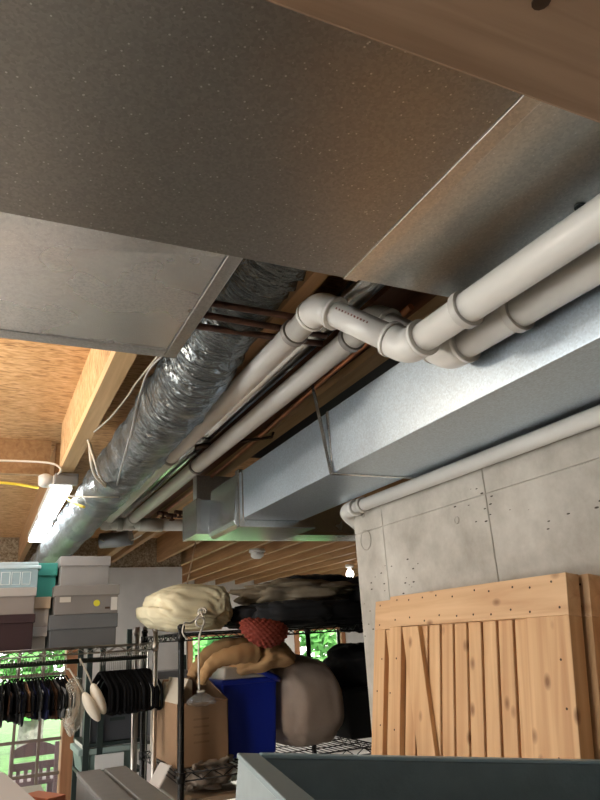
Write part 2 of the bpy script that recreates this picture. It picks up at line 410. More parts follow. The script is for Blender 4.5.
# glazed door
d = struct(empty('door_1', (dl, YD, 0))); wd = dr-dl
f = MB(); f.b2((-.06, -.03, 0), (.0, .14, 2.12)); f.b2((wd, -.03, 0), (wd+.12, .14, 2.12)); f.b2((-.06, -.03, 2.06), (wd+.06, .14, 2.12))
f.build('door_jamb', M_BROWN, d, .004)
s = MB(); t = .012
s.b2((0, .04, 0), (wd, .08, .12))
for x in [0.02] + [atY(q, 700, YD).x-dl for q in (-12, 17, 42)]: s.b2((x-t, .04, .05), (x+t, .08, 2.06))
for z in (atY(40, 776, YD).z, atY(40, 741, YD).z, atY(40, 709, YD).z, atY(40, 675, YD).z, atY(40, 643, YD).z, .26, 2.04): s.b2((0, .045, z-t), (wd, .075, z+t))
s.build('muntin_grid', M_MUNTIN, d)
MB().b2((0, .057, .1), (wd, .061, 2.04)).build('door_pane', M_GLASS, d)

# floor joists overhead
jx = [-2.8, -2.2, -1.6, -1.0, .63, 1.12, 1.57, 1.88, 2.18, 2.48, 2.79, 3.1, 3.4, 3.7, 4.0, 4.3, 4.6, 4.9, 5.2, 5.5, 5.8]
for i, x in enumerate(jx):
    y0, y1 = (-2.9, YD+.03) if x < 1.7 else (2.3, YW)
    if x == .63: y0 = 1.1
    if x == 1.12: y0 = 4.4
    o = MB().b2((x-.019, y0, ZJ), (x+.019, y1, ZS)).build('ceiling_joist', M_JOIST)
    tag(o, None, None, None, 'structure')
    if x > 1.5: tag(o, 'bare floor joist over the storage rack and far windows', 'joist', 'floor joists of the far bay')
    elif x == 1.12: tag(o, 'bare floor joist above the white cross pipe at the grey wall', 'joist')
    elif x == .63: tag(o, 'bare floor joist between the black flexible duct and the white pipes', 'joist')
    else: tag(o, 'bare floor joist left of the picture', 'joist', 'floor joists at the left')
o = struct(MB().b2((.98, 1.13, ZJ), (1.04, YD+.03, ZS)).build('ceiling_joist', wood('tan_beam', (.40, .26, .13), (.54, .37, .2), 'Y')))
tag(o, 'doubled tan joist between copper pipe and blue-grey duct', 'joist')
# the pale joist at the left, ends at the lamp: OSB web side and lumber flange
jl = struct(thing('ceiling_joist', 'orange OSB-sided joist with pale bottom edge above the bright lamp', 'joist', (0, 0, 0)))
MB().b2((.277, .9, ZJ+.035), (.300, 3.12, ZS)).build('web', M_OSB, jl)
MB().b2((.277, .9, ZJ), (.338, 3.12, ZJ+.035)).build('bottom_flange', M_JOISTL, jl, .002)
o = struct(MB().b2((-1.0, 3.42, ZJ+.06), (.26, 3.46, ZS)).build('joist_blocking', M_JOIST)); tag(o, 'brown blocking board across the joists behind the lamp', 'board')
# stub joist past the lamp
o = struct(MB().b2((.285, 3.46, ZJ), (.325, YD+.03, ZS)).build('ceiling_joist', M_JOIST)); tag(o, 'bare brown joist continuing behind the bright lamp', 'joist')

# big header beam close above the camera
bm_ = thing('wood_beam', 'wide brown wooden beam crossing the top right corner', 'beam', (.4, .25, 2.15))
MB().b2((-1.6, -.16, 0), (2.0, .16, .096)).build('beam_board', M_BEAM, bm_, .004)
MB().lathe([(.009, -.0015), (.009, .001)], (.0, .0, 0), 12).build('knot', M_NAIL, bm_).location = atZ(541, 1, 2.15) - Vector((.4, .25, 2.15))

# ------------------------------------------------------------------ ducts
o = thing('overhead_duct', 'large dull galvanised duct panel with white flecks filling the top of the picture', 'duct', (.3, .7, 2.25))
YF = .978; YN = .35
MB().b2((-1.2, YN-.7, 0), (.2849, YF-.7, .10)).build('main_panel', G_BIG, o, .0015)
q = MB(); q.b2((.2851, YN-.7, .001), (.85, YF-.7, .10)); q.build('right_panel', G_BRIGHT if False else galv('galvanised_warm_reflection', (.56, .52, .45), .36, specks=.35), o, .0015)  # warm base colour stands in for wood and OSB reflected in the right panel
q = MB(); q.b2((.285, YN-.7, -.0035), (.315, YF-.7, .001)); q.build('drive_seam', galv('galvanised_seam', (.60, .55, .47), .33), o, .001)
h = atZ(581, 207, 2.25)
MB().lathe([(.011, -.002), (.011, .0)], (0, 0, 0), 18).build('round_hole', mat('dark_hole', (.01, .015, .015), .7), o).location = h - Vector((.3, .7, 2.249))

o = thing('branch_duct', 'bright galvanised duct end with turned flange in front of OSB subfloor', 'duct', (.2, 1.3, 2.268))
m = MB()                        # underside with a shallow cross-break crease
K = [m.bm.verts.new(p) for p in ((-1.2, .03, 0), (.155, -.288, 0), (.155, -.35, .010), (-1.2, -.35, .07), (.155, .185, 0), (-1.2, .185, 0))]
T_ = [m.bm.verts.new((v.co.x, v.co.y, .07)) for v in K]
m.bm.faces.new((K[0], K[1], K[2], K[3])); m.bm.faces.new((K[0], K[5], K[4], K[1])); m.bm.faces.new((T_[0], T_[3], T_[2], T_[1])); m.bm.faces.new((T_[0], T_[1], T_[4], T_[5]))
for i, j in ((3, 2), (2, 1), (1, 4), (4, 5), (5, 0), (0, 3)): m.bm.faces.new((K[i], K[j], T_[j], T_[i]))
m.build('duct_panel', G_BRIGHT, o, 0)
m = MB(); m.b2((.157, -.33, -.004), (.187, .185, .03)); m.build('end_flange', galv('galvanised_flange', (.56, .55, .53), .33), o, .002)
m = MB(); m.b2((-1.2, .150, -.003), (.155, .190, .001)); m.build('edge_fold', galv('galvanised_fold', (.62, .63, .64), .38), o, .001)
m = MB(); m.b2((.155, .187, -.001), (.192, .193, .022)); m.build('corner_clip', M_CHROME, o)

o = thing('trunk_duct', 'long blue-grey rectangular duct running beside the concrete wall', 'duct', (1.055, .8, 2.05))
X0, X1, H8 = -.135, .135, .194
seam = atZ(330, 473, 2.05).y - .8
MB().b2((X0, -2.6, 0), (X1+.040, seam, H8)).build('near_section', G_BLUE, o, .002)
MB().b2((X0+.001, seam, .001), (X1-.001, 1.70, H8-.001)).build('far_section', G_BLUE, o, .002)
m = MB()
m.b2((X0-.004, seam-.008, -.004), (X0, seam+.008, H8)); m.b2((X0-.004, seam-.008, -.004), (X1+.042, seam+.008, 0)); m.build('drive_cleat', G_TUBE, o, .001)
# hanging strap twisted from the joist
m = MB(); y0 = seam
m.hexa([(X0-.007, y0-.014, -.004), (X0-.005, y0-.014, -.004), (X0-.005, y0+.004, -.004), (X0-.007, y0+.004, -.004),
        (X0-.020, y0+.045, .30), (X0-.018, y0+.045, .30), (X0-.018, y0+.063, .30), (X0-.020, y0+.063, .30)])
m.build('hanger_strap', G_TUBE, o)
m = MB(); m.b2((X0-.008, 1.69, -.03), (X0+.012, 1.73, H8+.012)); m.b2((X0-.004, 1.655, -.012), (X0, 1.67, H8)); m.build('end_flange', G_TUBE, o, .002)
m = MB()                         # short boot that turns down into the cross duct; rounded lower-left edge
prof = [(-.01, .19), (-.025, .0), (-.018, -.018), (.0, -.028), (.34, -.028), (.34, .19)]
a = [m.bm.verts.new((X0+x, 1.71, z)) for x, z in prof]; b = [m.bm.verts.new((X0+x, 2.05, z)) for x, z in prof]
for i in range(6): m.bm.faces.new((a[i], a[(i+1) % 6], b[(i+1) % 6], b[i]))
m.bm.faces.new(a[::-1]); m.bm.faces.new(b); m.build('boot', G_FAR, o, .003)
m = MB(); hp = atZ(344, 515, 2.022) - Vector((1.055, .8, 2.05)); m.lathe([(.014, -.001), (.014, .001)], (hp.x, hp.y, -.029), 14); m.build('screw_hole', M_NAIL, o)

o = thing('cross_duct', 'short galvanised duct box turning across above the storage rack', 'duct', (1.3, 2.95, 2.05))
m = MB(); m.b2((-.455, -.10, 0), (1.4, .12, .15)); m.build('duct_body', G_FAR, o, .002)
m = MB(); m.b2((-.460, -.105, -.004), (-.440, .125, .154)); m.b2((-.455, -.108, -.005), (1.4, -.10, .010)); m.build('corner_seam', G_TUBE, o, .001)
m = MB(); m.b2((-.41, .06, .15), (.2, .12, .30)); m.build('riser', M_SLATEL if False else galv('galvanised_pale', (.75, .76, .76), .45), o)
m = MB(); p = atZ(234, 539, 2.05); m.lathe([(.012, -.002), (.012, .0)], (p.x-1.3, p.y-2.95, -.001), 12); m.build('screw_hole', M_NAIL, o)

# flexible insulated ducts in black sleeve
def flex(name, label, P, r, amp=.006, step=14):
    pts = spline(P, step)
    m = MB(); rs = [r + amp*math.sin(i*1.9) + amp*random.uniform(-1, 1) for i in range(len(pts))]
    m.tube(pts, r, 28, True, lambda i: rs[i])
    for v in m.bm.verts:
        n = noise.noise(Vector((v.co.x*22, v.co.y*9, v.co.z*22))); v.co += Vector((n, .4*n, -n))*.007
    return tag(m.build(name, M_FLEX), label, 'duct')
fl = flex('flexible_duct', 'long black foil-sleeved flexible duct running from the big duct towards the lamp',
     [(.57, 1.0, 2.47), (.56, 1.2, 2.465), (.54, 1.42, 2.44), (.52, 1.65, 2.375), (.505, 1.9, 2.325), (.485, 2.5, 2.285), (.465, 3.2, 2.265), (.455, 4.2, 2.26), (.44, 5.2, 2.25), (.43, 6.3, 2.25)], .098)
o = MB().tube([(.70, 4.6, 2.27), (.80, 4.55, 2.27), (.88, 4.50, 2.28)], .05, 18).tube([(.80, 4.55, 2.31), (.80, 4.55, ZS)], .004, 6).build('round_duct', mat('grey_round_duct', (.28, .31, .34), .4, metal=.5)); tag(o, 'small grey round duct below the white cross pipe', 'duct')

# ------------------------------------------------------------------ pipes
PR = .0302
def ring(m, c, ax, R=PR, wd=.018, th=.0055):
    ax = Vector(ax).normalized(); c = Vector(c)
    m.tube([c-ax*wd/2, c-ax*wd/2+ax*.001, c+ax*wd/2-ax*.001, c+ax*wd/2], R+th, 28, True)
def collar(m, a, b, R=PR+.0065): m.tube([a, b], R, 28)
def offset_pipe(name, label, xa, yfar, ye, E1, E2, ynear, hy, hn):
    o = thing(name, label, 'pipe', (xa, (yfar+ynear)/2, 2.2)); B = Vector(o.location)
    a = Vector((xa, yfar, 2.31)); e1, e2 = Vector(E1), Vector(E2); n = Vector((E2[0]+.034, ynear, 2.15))
    L = lambda P: [Vector(p)-B for p in P]
    MB().tube(L([a, e1.lerp(a, .015)]), PR, 28).build('long_run', M_PVC, o)
    MB().tube(L([e1.lerp(e2, .12), e1.lerp(e2, .88)]), PR, 28).build('offset_run', M_PVC, o)
    MB().tube(L([e2.lerp(n, .02), n]), PR, 28).build('near_run', M_PVC, o)
    for c, p, q in ((e1, a, e2), (e2, e1, n)):
        pts = arc(c, p, q, .024, 8); d1 = (p-c).normalized(); d2 = (q-c).normalized()
        m = MB(); m.tube(L([c+d1*.050] + pts + [c+d2*.050]), PR+.0065, 28)
        m.tube(L([c+d1*.044, c+d1*.053]), PR+.009, 28); m.tube(L([c+d2*.044, c+d2*.053]), PR+.009, 28)
        m.build('elbow', M_PVC, o)
    for y in hy:
        m = MB(); t = (y-e1.y)/(a.y-e1.y); c = e1.lerp(a, t)-B; ring(m, c, (0, 1, 0)); m.tube([c+Vector((.0, 0, PR)), c+Vector((0, 0, .09))], .004, 6); m.build('pipe_clamp', M_HANG, o)
    for y in hn:
        m = MB(); t = (y-e2.y)/(n.y-e2.y); c = e2.lerp(n, t)-B; ring(m, c, n-e2, wd=.016, th=.007); m.build('coupling', M_FIT, o)
    return o
pa = offset_pipe('vent_pipe', 'front white plastic pipe jogging right below the big duct, with faint printed marks', .648, 4.0, 1.2, (.656, 1.21, 2.315), (.757, 1.028, 2.147), -.1,
            (atX(293, 340, .65).y, atX(170, 465, .65).y), (atZ(468, 308, 2.15).y,))
pb = offset_pipe('vent_pipe', 'second white plastic pipe jogging right behind the front one, clamped under the copper pipe', .788, 4.0, 1.2, (.812, 1.222, 2.315), (.868, 1.035, 2.15), -.1,
            (atX(345, 345, .79).y, atX(195, 470, .79).y), (atZ(530, 316, 2.15).y,))
# faint red-brown print on the short slanting run
m = MB(); e1, e2 = Vector((.656, 1.21, 2.315)), Vector((.757, 1.028, 2.147)); d = (e2-e1).normalized()
side = (EYE-(e1+e2)/2); side = (side - d*side.dot(d)).normalized(); up = d.cross(side)
B = Vector(pa.location)
random.seed(4)
for k in range(11):
    c = e1.lerp(e2, .26+.035*k) + (side*.93 + up*(-.36)).normalized()*(PR+.0004) - B
    w = random.uniform(.0012, .0022)
    P = [c+d*i*w+up*j*.0022+side*k2*.0004 for k2 in (-1, 1) for (i, j) in ((-1, -1), (1, -1), (1, 1), (-1, 1))]
    m.hexa(P)
m.build('printed_marks', mat('red_print', (.22, .07, .05), .6), pa)

o = thing('drain_manifold', 'white cross pipe joining the far ends of the two long white pipes', 'pipe', (.9, 4.06, 2.29)); B = Vector(o.location)
MB().tube([(-.25, 0, .0), (.9, .0, .0)], .036, 24).build('cross_run', M_PVC, o)
for x in (-.252, -.112):
    m = MB(); pts = [(x, -.10, .02), (x, -.02, .02), (x, .0, .0)]; m.tube(pts, .037, 24); m.lathe([(.01, -.037), (.034, -.03), (.038, 0), (.034, .03), (.01, .037)], (x, 0, 0), 20); m.build('elbow', M_PVC, o)
for p_, q_ in ((-.19, -.16), (-.06, .08)): MB().tube([(p_, 0, 0), (q_, 0, 0)], .041, 24).build('coupling', M_FIT, o)

o = thing('wall_pipe', 'white plastic pipe running along the concrete wall under the trunk duct', 'pipe', (1.205, 1.2, 2.024)); r = .0215
e = (0, 2.165-1.2+.03, 0)
m = MB(); m.tube([(0, -2.4, -.010), (0, .90, 0)], r, 24); m.build('straight_run', M_PVC, o)
m = MB(); m.tube([(0, .885, 0)] + arc((0, .965, 0), (0, 0, 0), (.1, .97, -.06), .05, 8) + [(.07, .972, -.045)], r+.006, 24); m.tube([(0, .865, 0), (0, .885, 0)], r+.008, 24); m.build('elbow', M_PVC, o)
for (x, y) in ((362, 497),):
    p = atX(x, y, 1.205).y-1.2; m = MB(); ring(m, (0, p, 0), (0, 1, 0), r, .02, .006); m.build('pipe_clamp', M_FIT, o)

tag(MB().tube([(.79, .99, 2.405), (.785, 3.0, 2.405), (.775, 4.3, 2.40)], .037, 24).build('metal_tube', G_TUBE), 'shiny galvanised tube tucked between the two white pipes', 'tube')
tag(MB().tube([(.905, 1.2, 2.352), (.912, 1.65, 2.35), (.945, 2.27, 2.35), (.965, 2.8, 2.35), (.968, 4.3, 2.35)], .0085, 12).build('copper_pipe', M_COPPER), 'thin bright copper pipe running along the tan joist', 'pipe')
tag(MB().tube([(.865, 1.9, 2.362), (.895, 2.6, 2.362), (.90, 4.3, 2.362)], .0075, 10).build('copper_pipe', mat('dull_copper', (.23, .11, .07), .5, metal=.5)), 'dull brown copper pipe beside the second white pipe', 'pipe')
dk = struct(MB().b2((.845, 1.13, ZJ+.03), (.98, 5.5, ZJ+.05)).build('bay_shade_sheet', wood('bay_shade', (.10, .042, .02), (.16, .07, .035), 'Y'))); tag(dk, 'dark reddish sheet standing in for shade in the joist bay over the pipes', 'board')  # added sheet closing the bay; the gap's shade is put into its colour
dk = struct(MB().b2((1.042, 1.0, ZJ+.02), (1.5, 2.75, ZJ+.04)).build('gap_shade_sheet', mat('gap_shade', (.018, .022, .026), .6))); tag(dk, 'dark slate sheet standing in for shade in the joist bay above the trunk duct', 'board')  # near-black sheet added to paint the shade of the gap over the duct
lab = ('nearest', 'middle', 'farthest')
for i, (xa, ya, xb, yb) in enumerate(((217, 304, 300, 318), (212, 316, 292, 330), (204, 327, 288, 339))):
    a, b = atZ(xa, ya, 2.335), atZ(xb, yb, 2.335); d = (b-a).normalized()
    tag(MB().tube([a-d*.05, b+d*.10], .0085, 10).build('iron_pipe', M_IRON), 'rusty thin iron pipe crossing under the black flexible duct, %s of three to the camera' % lab[i], 'pipe', 'rusty cross pipes')
a, b = atZ(232, 443, 2.34), atZ(272, 437, 2.34)
m = MB(); m.tube([a-(b-a)*.1, a.lerp(b, .5), b, b+Vector((.01, 0, .03))], .006, 8); m.tube([atZ(196, 447, 2.345), atZ(210, 445, 2.345)], .012, 8); tag(m.build('pipe_bracket', M_NAIL), 'dark iron bracket crossing the copper pipe beside the trunk duct', 'bracket')
# small valves and fittings where the copper runs end
for i, (x, y) in enumerate(((163, 513), (172, 515), (180, 512))):
    p = atZ(x, y, 2.33); m = MB(); m.tube([p+Vector((-.03, 0, 0)), p+Vector((.03, .02, 0))], .012, 8); m.tube([p, p+Vector((0, 0, -.03))], .008, 8); m.torus(p+Vector((0, 0, -.03)), (0, 0, 1), .015, .004, 10, 5)
    tag(m.build('pipe_valve', M_IRON), 'dark pipe valve above the white cross pipe, %s of three' % ('left', 'middle', 'right')[i], 'valve', 'valves above the cross pipe')

# ------------------------------------------------------------------ lamp and cables
o = thing('led_shop_light', 'lit white LED shop light in two segments under the joist end', 'light', (.31, 3.1, 2.31))
for i, (y0, y1) in enumerate(((.04, .86), (.96, 1.72))):
    x = .005*i - .01
    MB().b2((x-.046, y0, 0), (x+.046, y1, .045)).build('housing', M_WHITEP, o, .006)
    MB().b2((x-.042, y0+.02, -.022), (x+.042, y1-.02, .0)).build('lens', M_LED, o, .008)
MB().b2((-.05, .86, -.012), (.05, .96, .03)).build('link_cap', M_WHITEP, o, .008)
MB().b2((-.05, .0, -.006), (.052, .04, .046)).build('end_cap', mat('grey_cap', (.22, .21, .20), .5), o, .004)
MB().lathe([(.015, -.03), (.03, -.02), (.032, .02), (.015, .03)], (-.085, .06, .02), 14).build('plug', M_WHITEP, o)
# a bare bulb in the left joist bay, just out of the picture
bulb = thing('bare_bulb', 'bare bulb between joists left of the picture', 'light', (-.55, 2.35, 2.44))
MB().lathe([(.02, .12), (.02, .03), (.035, .0), (.03, -.03), (.005, -.045)], (0, 0, 0), 16).build('bulb_glass', M_BULB, bulb)
MB().lathe([(.05, .155), (.05, .13), (.025, .11)], (0, 0, 0), 16).build('lamp_base', M_WHITEP, bulb)
pl = bpy.data.lights.new('bare_bulb_glow', 'POINT'); plo = bpy.data.objects.new('bare_bulb_glow', pl); C.objects.link(plo); pl.energy = 22; pl.color = (1, .9, .76); pl.shadow_soft_size = .05; plo.location = (-.55, 2.35, 2.36)

def cable(name, label, P, r, m): return tag(MB().tube(spline(P, 8), r, 7).build(name, m), label, 'cable')
cable('white_cable', 'white cable crossing the OSB ceiling to the joist above the lamp', [atZ(-20, 460, 2.42), atZ(20, 461, 2.42), atZ(50, 463, 2.40), atZ(61, 469, 2.35), atZ(58, 474, 2.35), atZ(51, 479, 2.36)], .005, M_WHITEC)
cable('yellow_cable', 'yellow cable running left to the plug of the lamp', [atZ(-20, 481, 2.36), atZ(15, 484, 2.35), atZ(38, 488, 2.345)], .007, M_YELLOWC)
cable('yellow_cable', 'short yellow cable end behind the lamp across the black duct', [atZ(64, 497, 2.30), atY(74, 503, 3.15), atY(84, 507, 3.05)], .006, M_YELLOWC)
P = [atZ(90, 445, 2.34), atZ(91, 460, 2.25), atZ(95, 475, 2.22), atZ(104, 485, 2.20), atZ(113, 492, 2.22)]
cable('white_cable', 'loose white cable drooping over the black duct, thicker of two', P, .006, M_WHITEC)
cable('white_cable', 'loose white cable drooping over the black duct, thinner of two', [atZ(88, 440, 2.34), atZ(95, 462, 2.24), atZ(101, 478, 2.2), atZ(112, 490, 2.22)], .0045, M_WHITEC)
cable('white_cable', 'thin white cable stretched level from lamp past the black duct', [atZ(66, 496, 2.25), atZ(95, 497, 2.14), atZ(124, 497, 2.2)], .003, M_WHITEC)
cable('grey_cable', 'grey cable hanging from the duct flange along the black duct to the pipes', [atZ(162, 356, 2.33), atZ(148, 372, 2.32), atZ(140, 395, 2.28), atZ(132, 430, 2.18), atZ(122, 465, 2.18), atZ(116, 490, 2.2)], .003, mat('grey_cable', (.35, .34, .33), .4))
cable('grey_cable', 'twisted thin wire pair strung from the flange to the pale joist', [atZ(158, 356, 2.35), atZ(135, 385, 2.35), atZ(128, 396, 2.35), atZ(110, 418, 2.35), atZ(94, 432, 2.35)], .0035, mat('steel_wire', (.5, .45, .38), .4, metal=.5))
cable('white_cable', 'white cable dropping behind the white pipe ends', [atZ(112, 494, 2.26), atZ(106, 507, 2.26), atZ(98, 525, 2.26), atZ(90, 535, 2.26), atZ(80, 539, 2.27)], .006, M_WHITEC)
cable('white_cable', 'thin cable sagging under the grey round duct', [atZ(100, 540, 2.26), atZ(115, 543, 2.26), atZ(132, 540, 2.26), atZ(142, 535, 2.28)], .004, M_WHITEC)

# smoke alarm, far bulb, pull string
p = atZ(257, 549, ZJ)
o = thing('smoke_alarm', 'round white smoke alarm on a joist above the dark blankets', 'alarm', (p.x, p.y, ZJ))
MB().lathe([(.07, 0), (.075, -.02), (.075, -.03)], (0, 0, 0), 24).build('base', M_WHITEP, o)
MB().lathe([(.06, -.03), (.058, -.065), (.03, -.085)], (0, 0, 0), 24).build('cover', M_WHITEP, o)
p = atZ(350, 574, 2.25)
o = thing('ceiling_bulb', 'glowing bare bulb beside the corner of the concrete wall', 'light', p)
MB().blob(lambda d, u, v: Vector((d.x*.045, d.y*.045, d.z*.05)), 20, 12).build('bulb_glass', M_BULB, o)
MB().lathe([(.022, .03), (.022, .07), (.05, .08), (.05, .11)], (0, 0, 0), 16).build('lamp_base', M_WHITEP, o)
tag(MB().tube([atZ(196, 540, ZJ+.01), atY(186, 590, 5.4)], .006, 6).build('pull_string', mat('brown_string', (.35, .24, .15), .8)), 'thin brown string hanging above the cream drawstring bag', 'string')

# ------------------------------------------------------------------ wire racks
def rack(o, x0, x1, y0, y1, shelves, ztop, m, pr=.0125):
    for (x, y) in ((x0, y0), (x1, y0), (x0, y1), (x1, y1)):
        b = MB(); b.tube([(x, y, .02), (x, y, ztop)], pr, 12); b.lathe([(pr*1.25, 0), (pr*1.25, .012), (pr*.6, .02)], (x, y, ztop), 12)
        z = .1
        while z < ztop: b.torus((x, y, z), (0, 0, 1), pr, .0012, 12, 4); z += .0508
        b.lathe([(.018, 0), (.018, .012), (.01, .03)], (x, y, 0), 12)
        b.build('post', m, o)
    for z in shelves:
        b = MB(); w = .0028
        for zz in (z, z-.03):
            b.tube([(x0, y0, zz), (x1, y0, zz)], w*1.2, 6); b.tube([(x0, y1, zz), (x1, y1, zz)], w*1.2, 6)
            b.tube([(x0, y0, zz), (x0, y1, zz)], w*1.2, 6); b.tube([(x1, y0, zz), (x1, y1, zz)], w*1.2, 6)
        for yy in (y0, y1):
            n = int((x1-x0)/.045); b.tube([(x0+(x1-x0)*i/n, yy, z if i % 2 else z-.03) for i in range(n+1)], w, 5)
        for xx in (x0, x1):
            n = int((y1-y0)/.045); b.tube([(xx, y0+(y1-y0)*i/n, z if i % 2 else z-.03) for i in range(n+1)], w, 5)
        n = int((x1-x0)/.03)
        for i in range(1, n): x = x0+(x1-x0)*i/n; b.tube([(x, y0, z), (x, y1, z)], w*.8, 5)
        for i in range(1, 4): y = y0+(y1-y0)*i/4; b.tube([(x0, y, z-.006), (x1, y, z-.006)], w, 5)
        for (x, y) in ((x0, y0), (x1, y0), (x0, y1), (x1, y1)): b.lathe([(pr*1.3, -.035), (pr*1.45, .004)], (x, y, z), 12)
        b.build('wire_shelf', m, o)
# black storage rack on the right
RF, RB = 3.1, 3.85
LX = atY(181, 700, RF).x; RXX = atY(366, 700, RF).x + .06
ZT = 1.640; ZM = atY(181, 774, RF).z; ZL = ZM-.36
r1 = thing('storage_rack', 'black wire storage rack holding bags, box and blue cooler', 'rack', (0, 0, 0))
rack(r1, LX, RXX, RF, RB, (ZT, ZM, .62, .15), 1.66, M_BLACKW, .0142)
# chrome garment rack on the left
GF, GB = 3.42, 3.88
GX = atY(154.5, 700, GF).x; ZG = 1.608
r2 = thing('garment_rack', 'chrome wire rack with shoe boxes on top and hangers below', 'rack', (0, 0, 0))
rack(r2, -.62, GX, GF, GB, (ZG, .3), 1.66, M_CHROME)
MB().tube([(-.62, 3.6, 1.545), (GX, 3.6, 1.545)], .011, 12).build('hanging_rod', mat('dark_rod', (.10, .11, .10), .35, metal=.8), r2)
YR = 3.6; ZR = 1.545
# hangers
def hanger_mesh(w, h, r, dr=.075):
    m = MB(); m.tube(spline([(0, -w, -h+.03), (0, -w*.95, -dr-.075), (0, -w*.5, -dr-.03), (0, -.03, -dr-.004), (0, 0, -dr), (0, .03, -dr-.004), (0, w*.5, -dr-.03), (0, w*.95, -dr-.075), (0, w, -h+.03), (0, w*.9, -h), (0, 0, -h-.003), (0, -w*.9, -h), (0, -w, -h+.03)], 5), r, 8, False); return m
def hook_mesh(dr=.075):
    m = MB(); m.tube([(0, .0, -dr), (0, .0, -.03), (0, -.004, -.018)] + [(0, .014*math.cos(a), .0+.014*math.sin(a)) for a in [PI*1.25 - k*PI*1.5/10 for k in range(11)]], .0017, 6); return m
M_VELVET = mat('black_velvet', (.006, .006, .007), .95, spec=.1)
h0 = thing('velvet_hanger', 'black velvet hanger in the dense bundle at the right of the rod', 'hanger', (0, 0, 0), 0, 'black velvet hangers on the rod')
hanger_mesh(.19, .245, .0075).build('hanger_body', M_VELVET, h0); hook_mesh().build('hook', M_CHROME, h0)
n = 27; xa, xb = atY(99, 700, YR).x, atY(147, 700, YR).x
for i in range(n):
    h = h0 if i == 0 else copy_tree(h0)
    h.location = (xa+(xb-xa)*i/(n-1), YR, ZR+.0125+.001); h.rotation_euler = (random.uniform(-.05, .05), 0, .12+random.uniform(-.04, .04))
h1 = thing('wire_hanger', 'thin dark hanger with folded cloth in front of the glazed door', 'hanger', (0, 0, 0), 0, 'hangers with cloth on the rod')
hanger_mesh(.165, .21, .0032).build('hanger_body', M_VELVET, h1); hook_mesh().build('hook', M_CHROME, h1)
def cloth_mesh(seed, w=.15, top=-.085, bot=-.232, th=.007):
    m = MB(); random.seed(seed); ph = random.uniform(0, 6); ny, nz = 14, 6; G = {}
    ext = random.uniform(-.02, .03)
    for sd_ in (-1, 1):
        for j in range(ny+1):
            for k in range(nz+1):
                y = -w + 2*w*j/ny; t = k/nz; z = top + (bot-ext-top)*t + .006*math.sin(3*j+ph)*t
                z += (-.045*abs(y)/w)*(1-t)
                G[sd_, j, k] = m.bm.verts.new((sd_*th*(.6+.5*t) + .004*math.sin(y*40+ph+3*t), y, z))
    for sd_ in (-1, 1):
        for j in range(ny):
            for k in range(nz):
                f = m.bm.faces.new((G[sd_, j, k], G[sd_, j+1, k], G[sd_, j+1, k+1], G[sd_, j, k+1])); f.smooth = True
    for j in range(ny):
        m.bm.faces.new((G[-1, j, 0], G[1, j, 0], G[1, j+1, 0], G[-1, j+1, 0])); m.bm.faces.new((G[-1, j, nz], G[1, j, nz], G[1, j+1, nz], G[-1, j+1, nz]))
    for k in range(nz):
        for j in (0, ny): m.bm.faces.new((G[-1, j, k], G[1, j, k], G[1, j, k+1], G[-1, j, k+1]))
    return m
cols = {'black': (.008, .008, .01), 'navy': (.012, .016, .05), 'brown': (.07, .035, .02), 'grey': (.16, .17, .18), 'tan': (.40, .26, .17), 'plum': (.04, .015, .035)}
cm = {k: mat('cloth_'+k, v, .9, spec=.2) for k, v in cols.items()}
protos = {}
seq = ['black', 'black', 'grey', 'black', 'brown', 'black', 'grey', 'navy', 'black', 'tan', 'black', 'navy', 'black', 'grey', 'navy', 'plum', 'black', 'brown', 'grey', 'black', 'black', 'brown', 'black']
xa, xb = atY(-6, 700, YR).x, atY(64, 700, YR).x
place = {'black': 'plain black', 'navy': 'dark navy', 'brown': 'dark brown', 'grey': 'pale grey', 'tan': 'tan', 'plum': 'dark plum'}
for i, k in enumerate(seq):
    random.seed(50+i); x = xa+(xb-xa)*i/(len(seq)-1) + random.uniform(-.003, .003); rz = .08+.10*i/len(seq)+random.uniform(-.09, .09)
    h = h1 if i == 0 else copy_tree(h1); h.location = (x, YR, ZR+.0135); h.rotation_euler = (0, 0, rz)
    c = cloth_mesh(i, th=random.uniform(.0028, .0042), w=random.uniform(.12, .165)).build('folded_garment', cm[k]); c.location = h.location; c.rotation_euler = h.rotation_euler
    tag(c, place[k]+' garment folded over a hanger in front of the glazed door', 'garment', k+' garments on the rod')
# clear wrapped sandals and two cream slippers hanging between the two bundles
o = thing('wrapped_shoes', 'tan shoes in crinkled clear plastic hanging before the brown door jamb', 'shoes', atY(73, 705, 3.5))
MB().blob(lambda d, u, v: Vector((d.x*.030, d.y*.05, d.z*.085)) + Vector((.012*d.z, 0, 0)), 20, 14).build('shoe', mat('tan_leather', (.52, .33, .22), .5), o)
MB().blob(lambda d, u, v: Vector((d.x*.05, d.y*.07, d.z*.12))*(1+.22*noise.noise(d*3.5)+.1*noise.noise(d*9)), 32, 22).build('plastic_wrap', plastic_film('clear_wrap', (.72, .72, .62), .30), o)
for i, (x, y, rx) in enumerate(((91, 707, -.55), (98, 699, -.45))):
    p = atY(x, y, 3.42)
    o = thing('cream_slipper', ('lower' if i == 0 else 'upper')+' of two cream padded slippers hanging beside the black hangers', 'slipper', p, 0, 'cream slippers on the rod')
    o.rotation_euler = (0, rx, .2)
    MB().blob(lambda d, u, v: Vector((d.x*.024, d.y*.04, d.z*.075*(1+.1*d.x))), 24, 16).build('padded_sole', mat('cream_pad', (.72, .66, .55), .7), o)
    MB().tube([(0, 0, .06), (.0, .0, .12), (0, .02, .2), (0, .05, ZR-p.z)], .004, 6).build('strap', mat('cream_strap', (.5, .46, .38), .7), o)

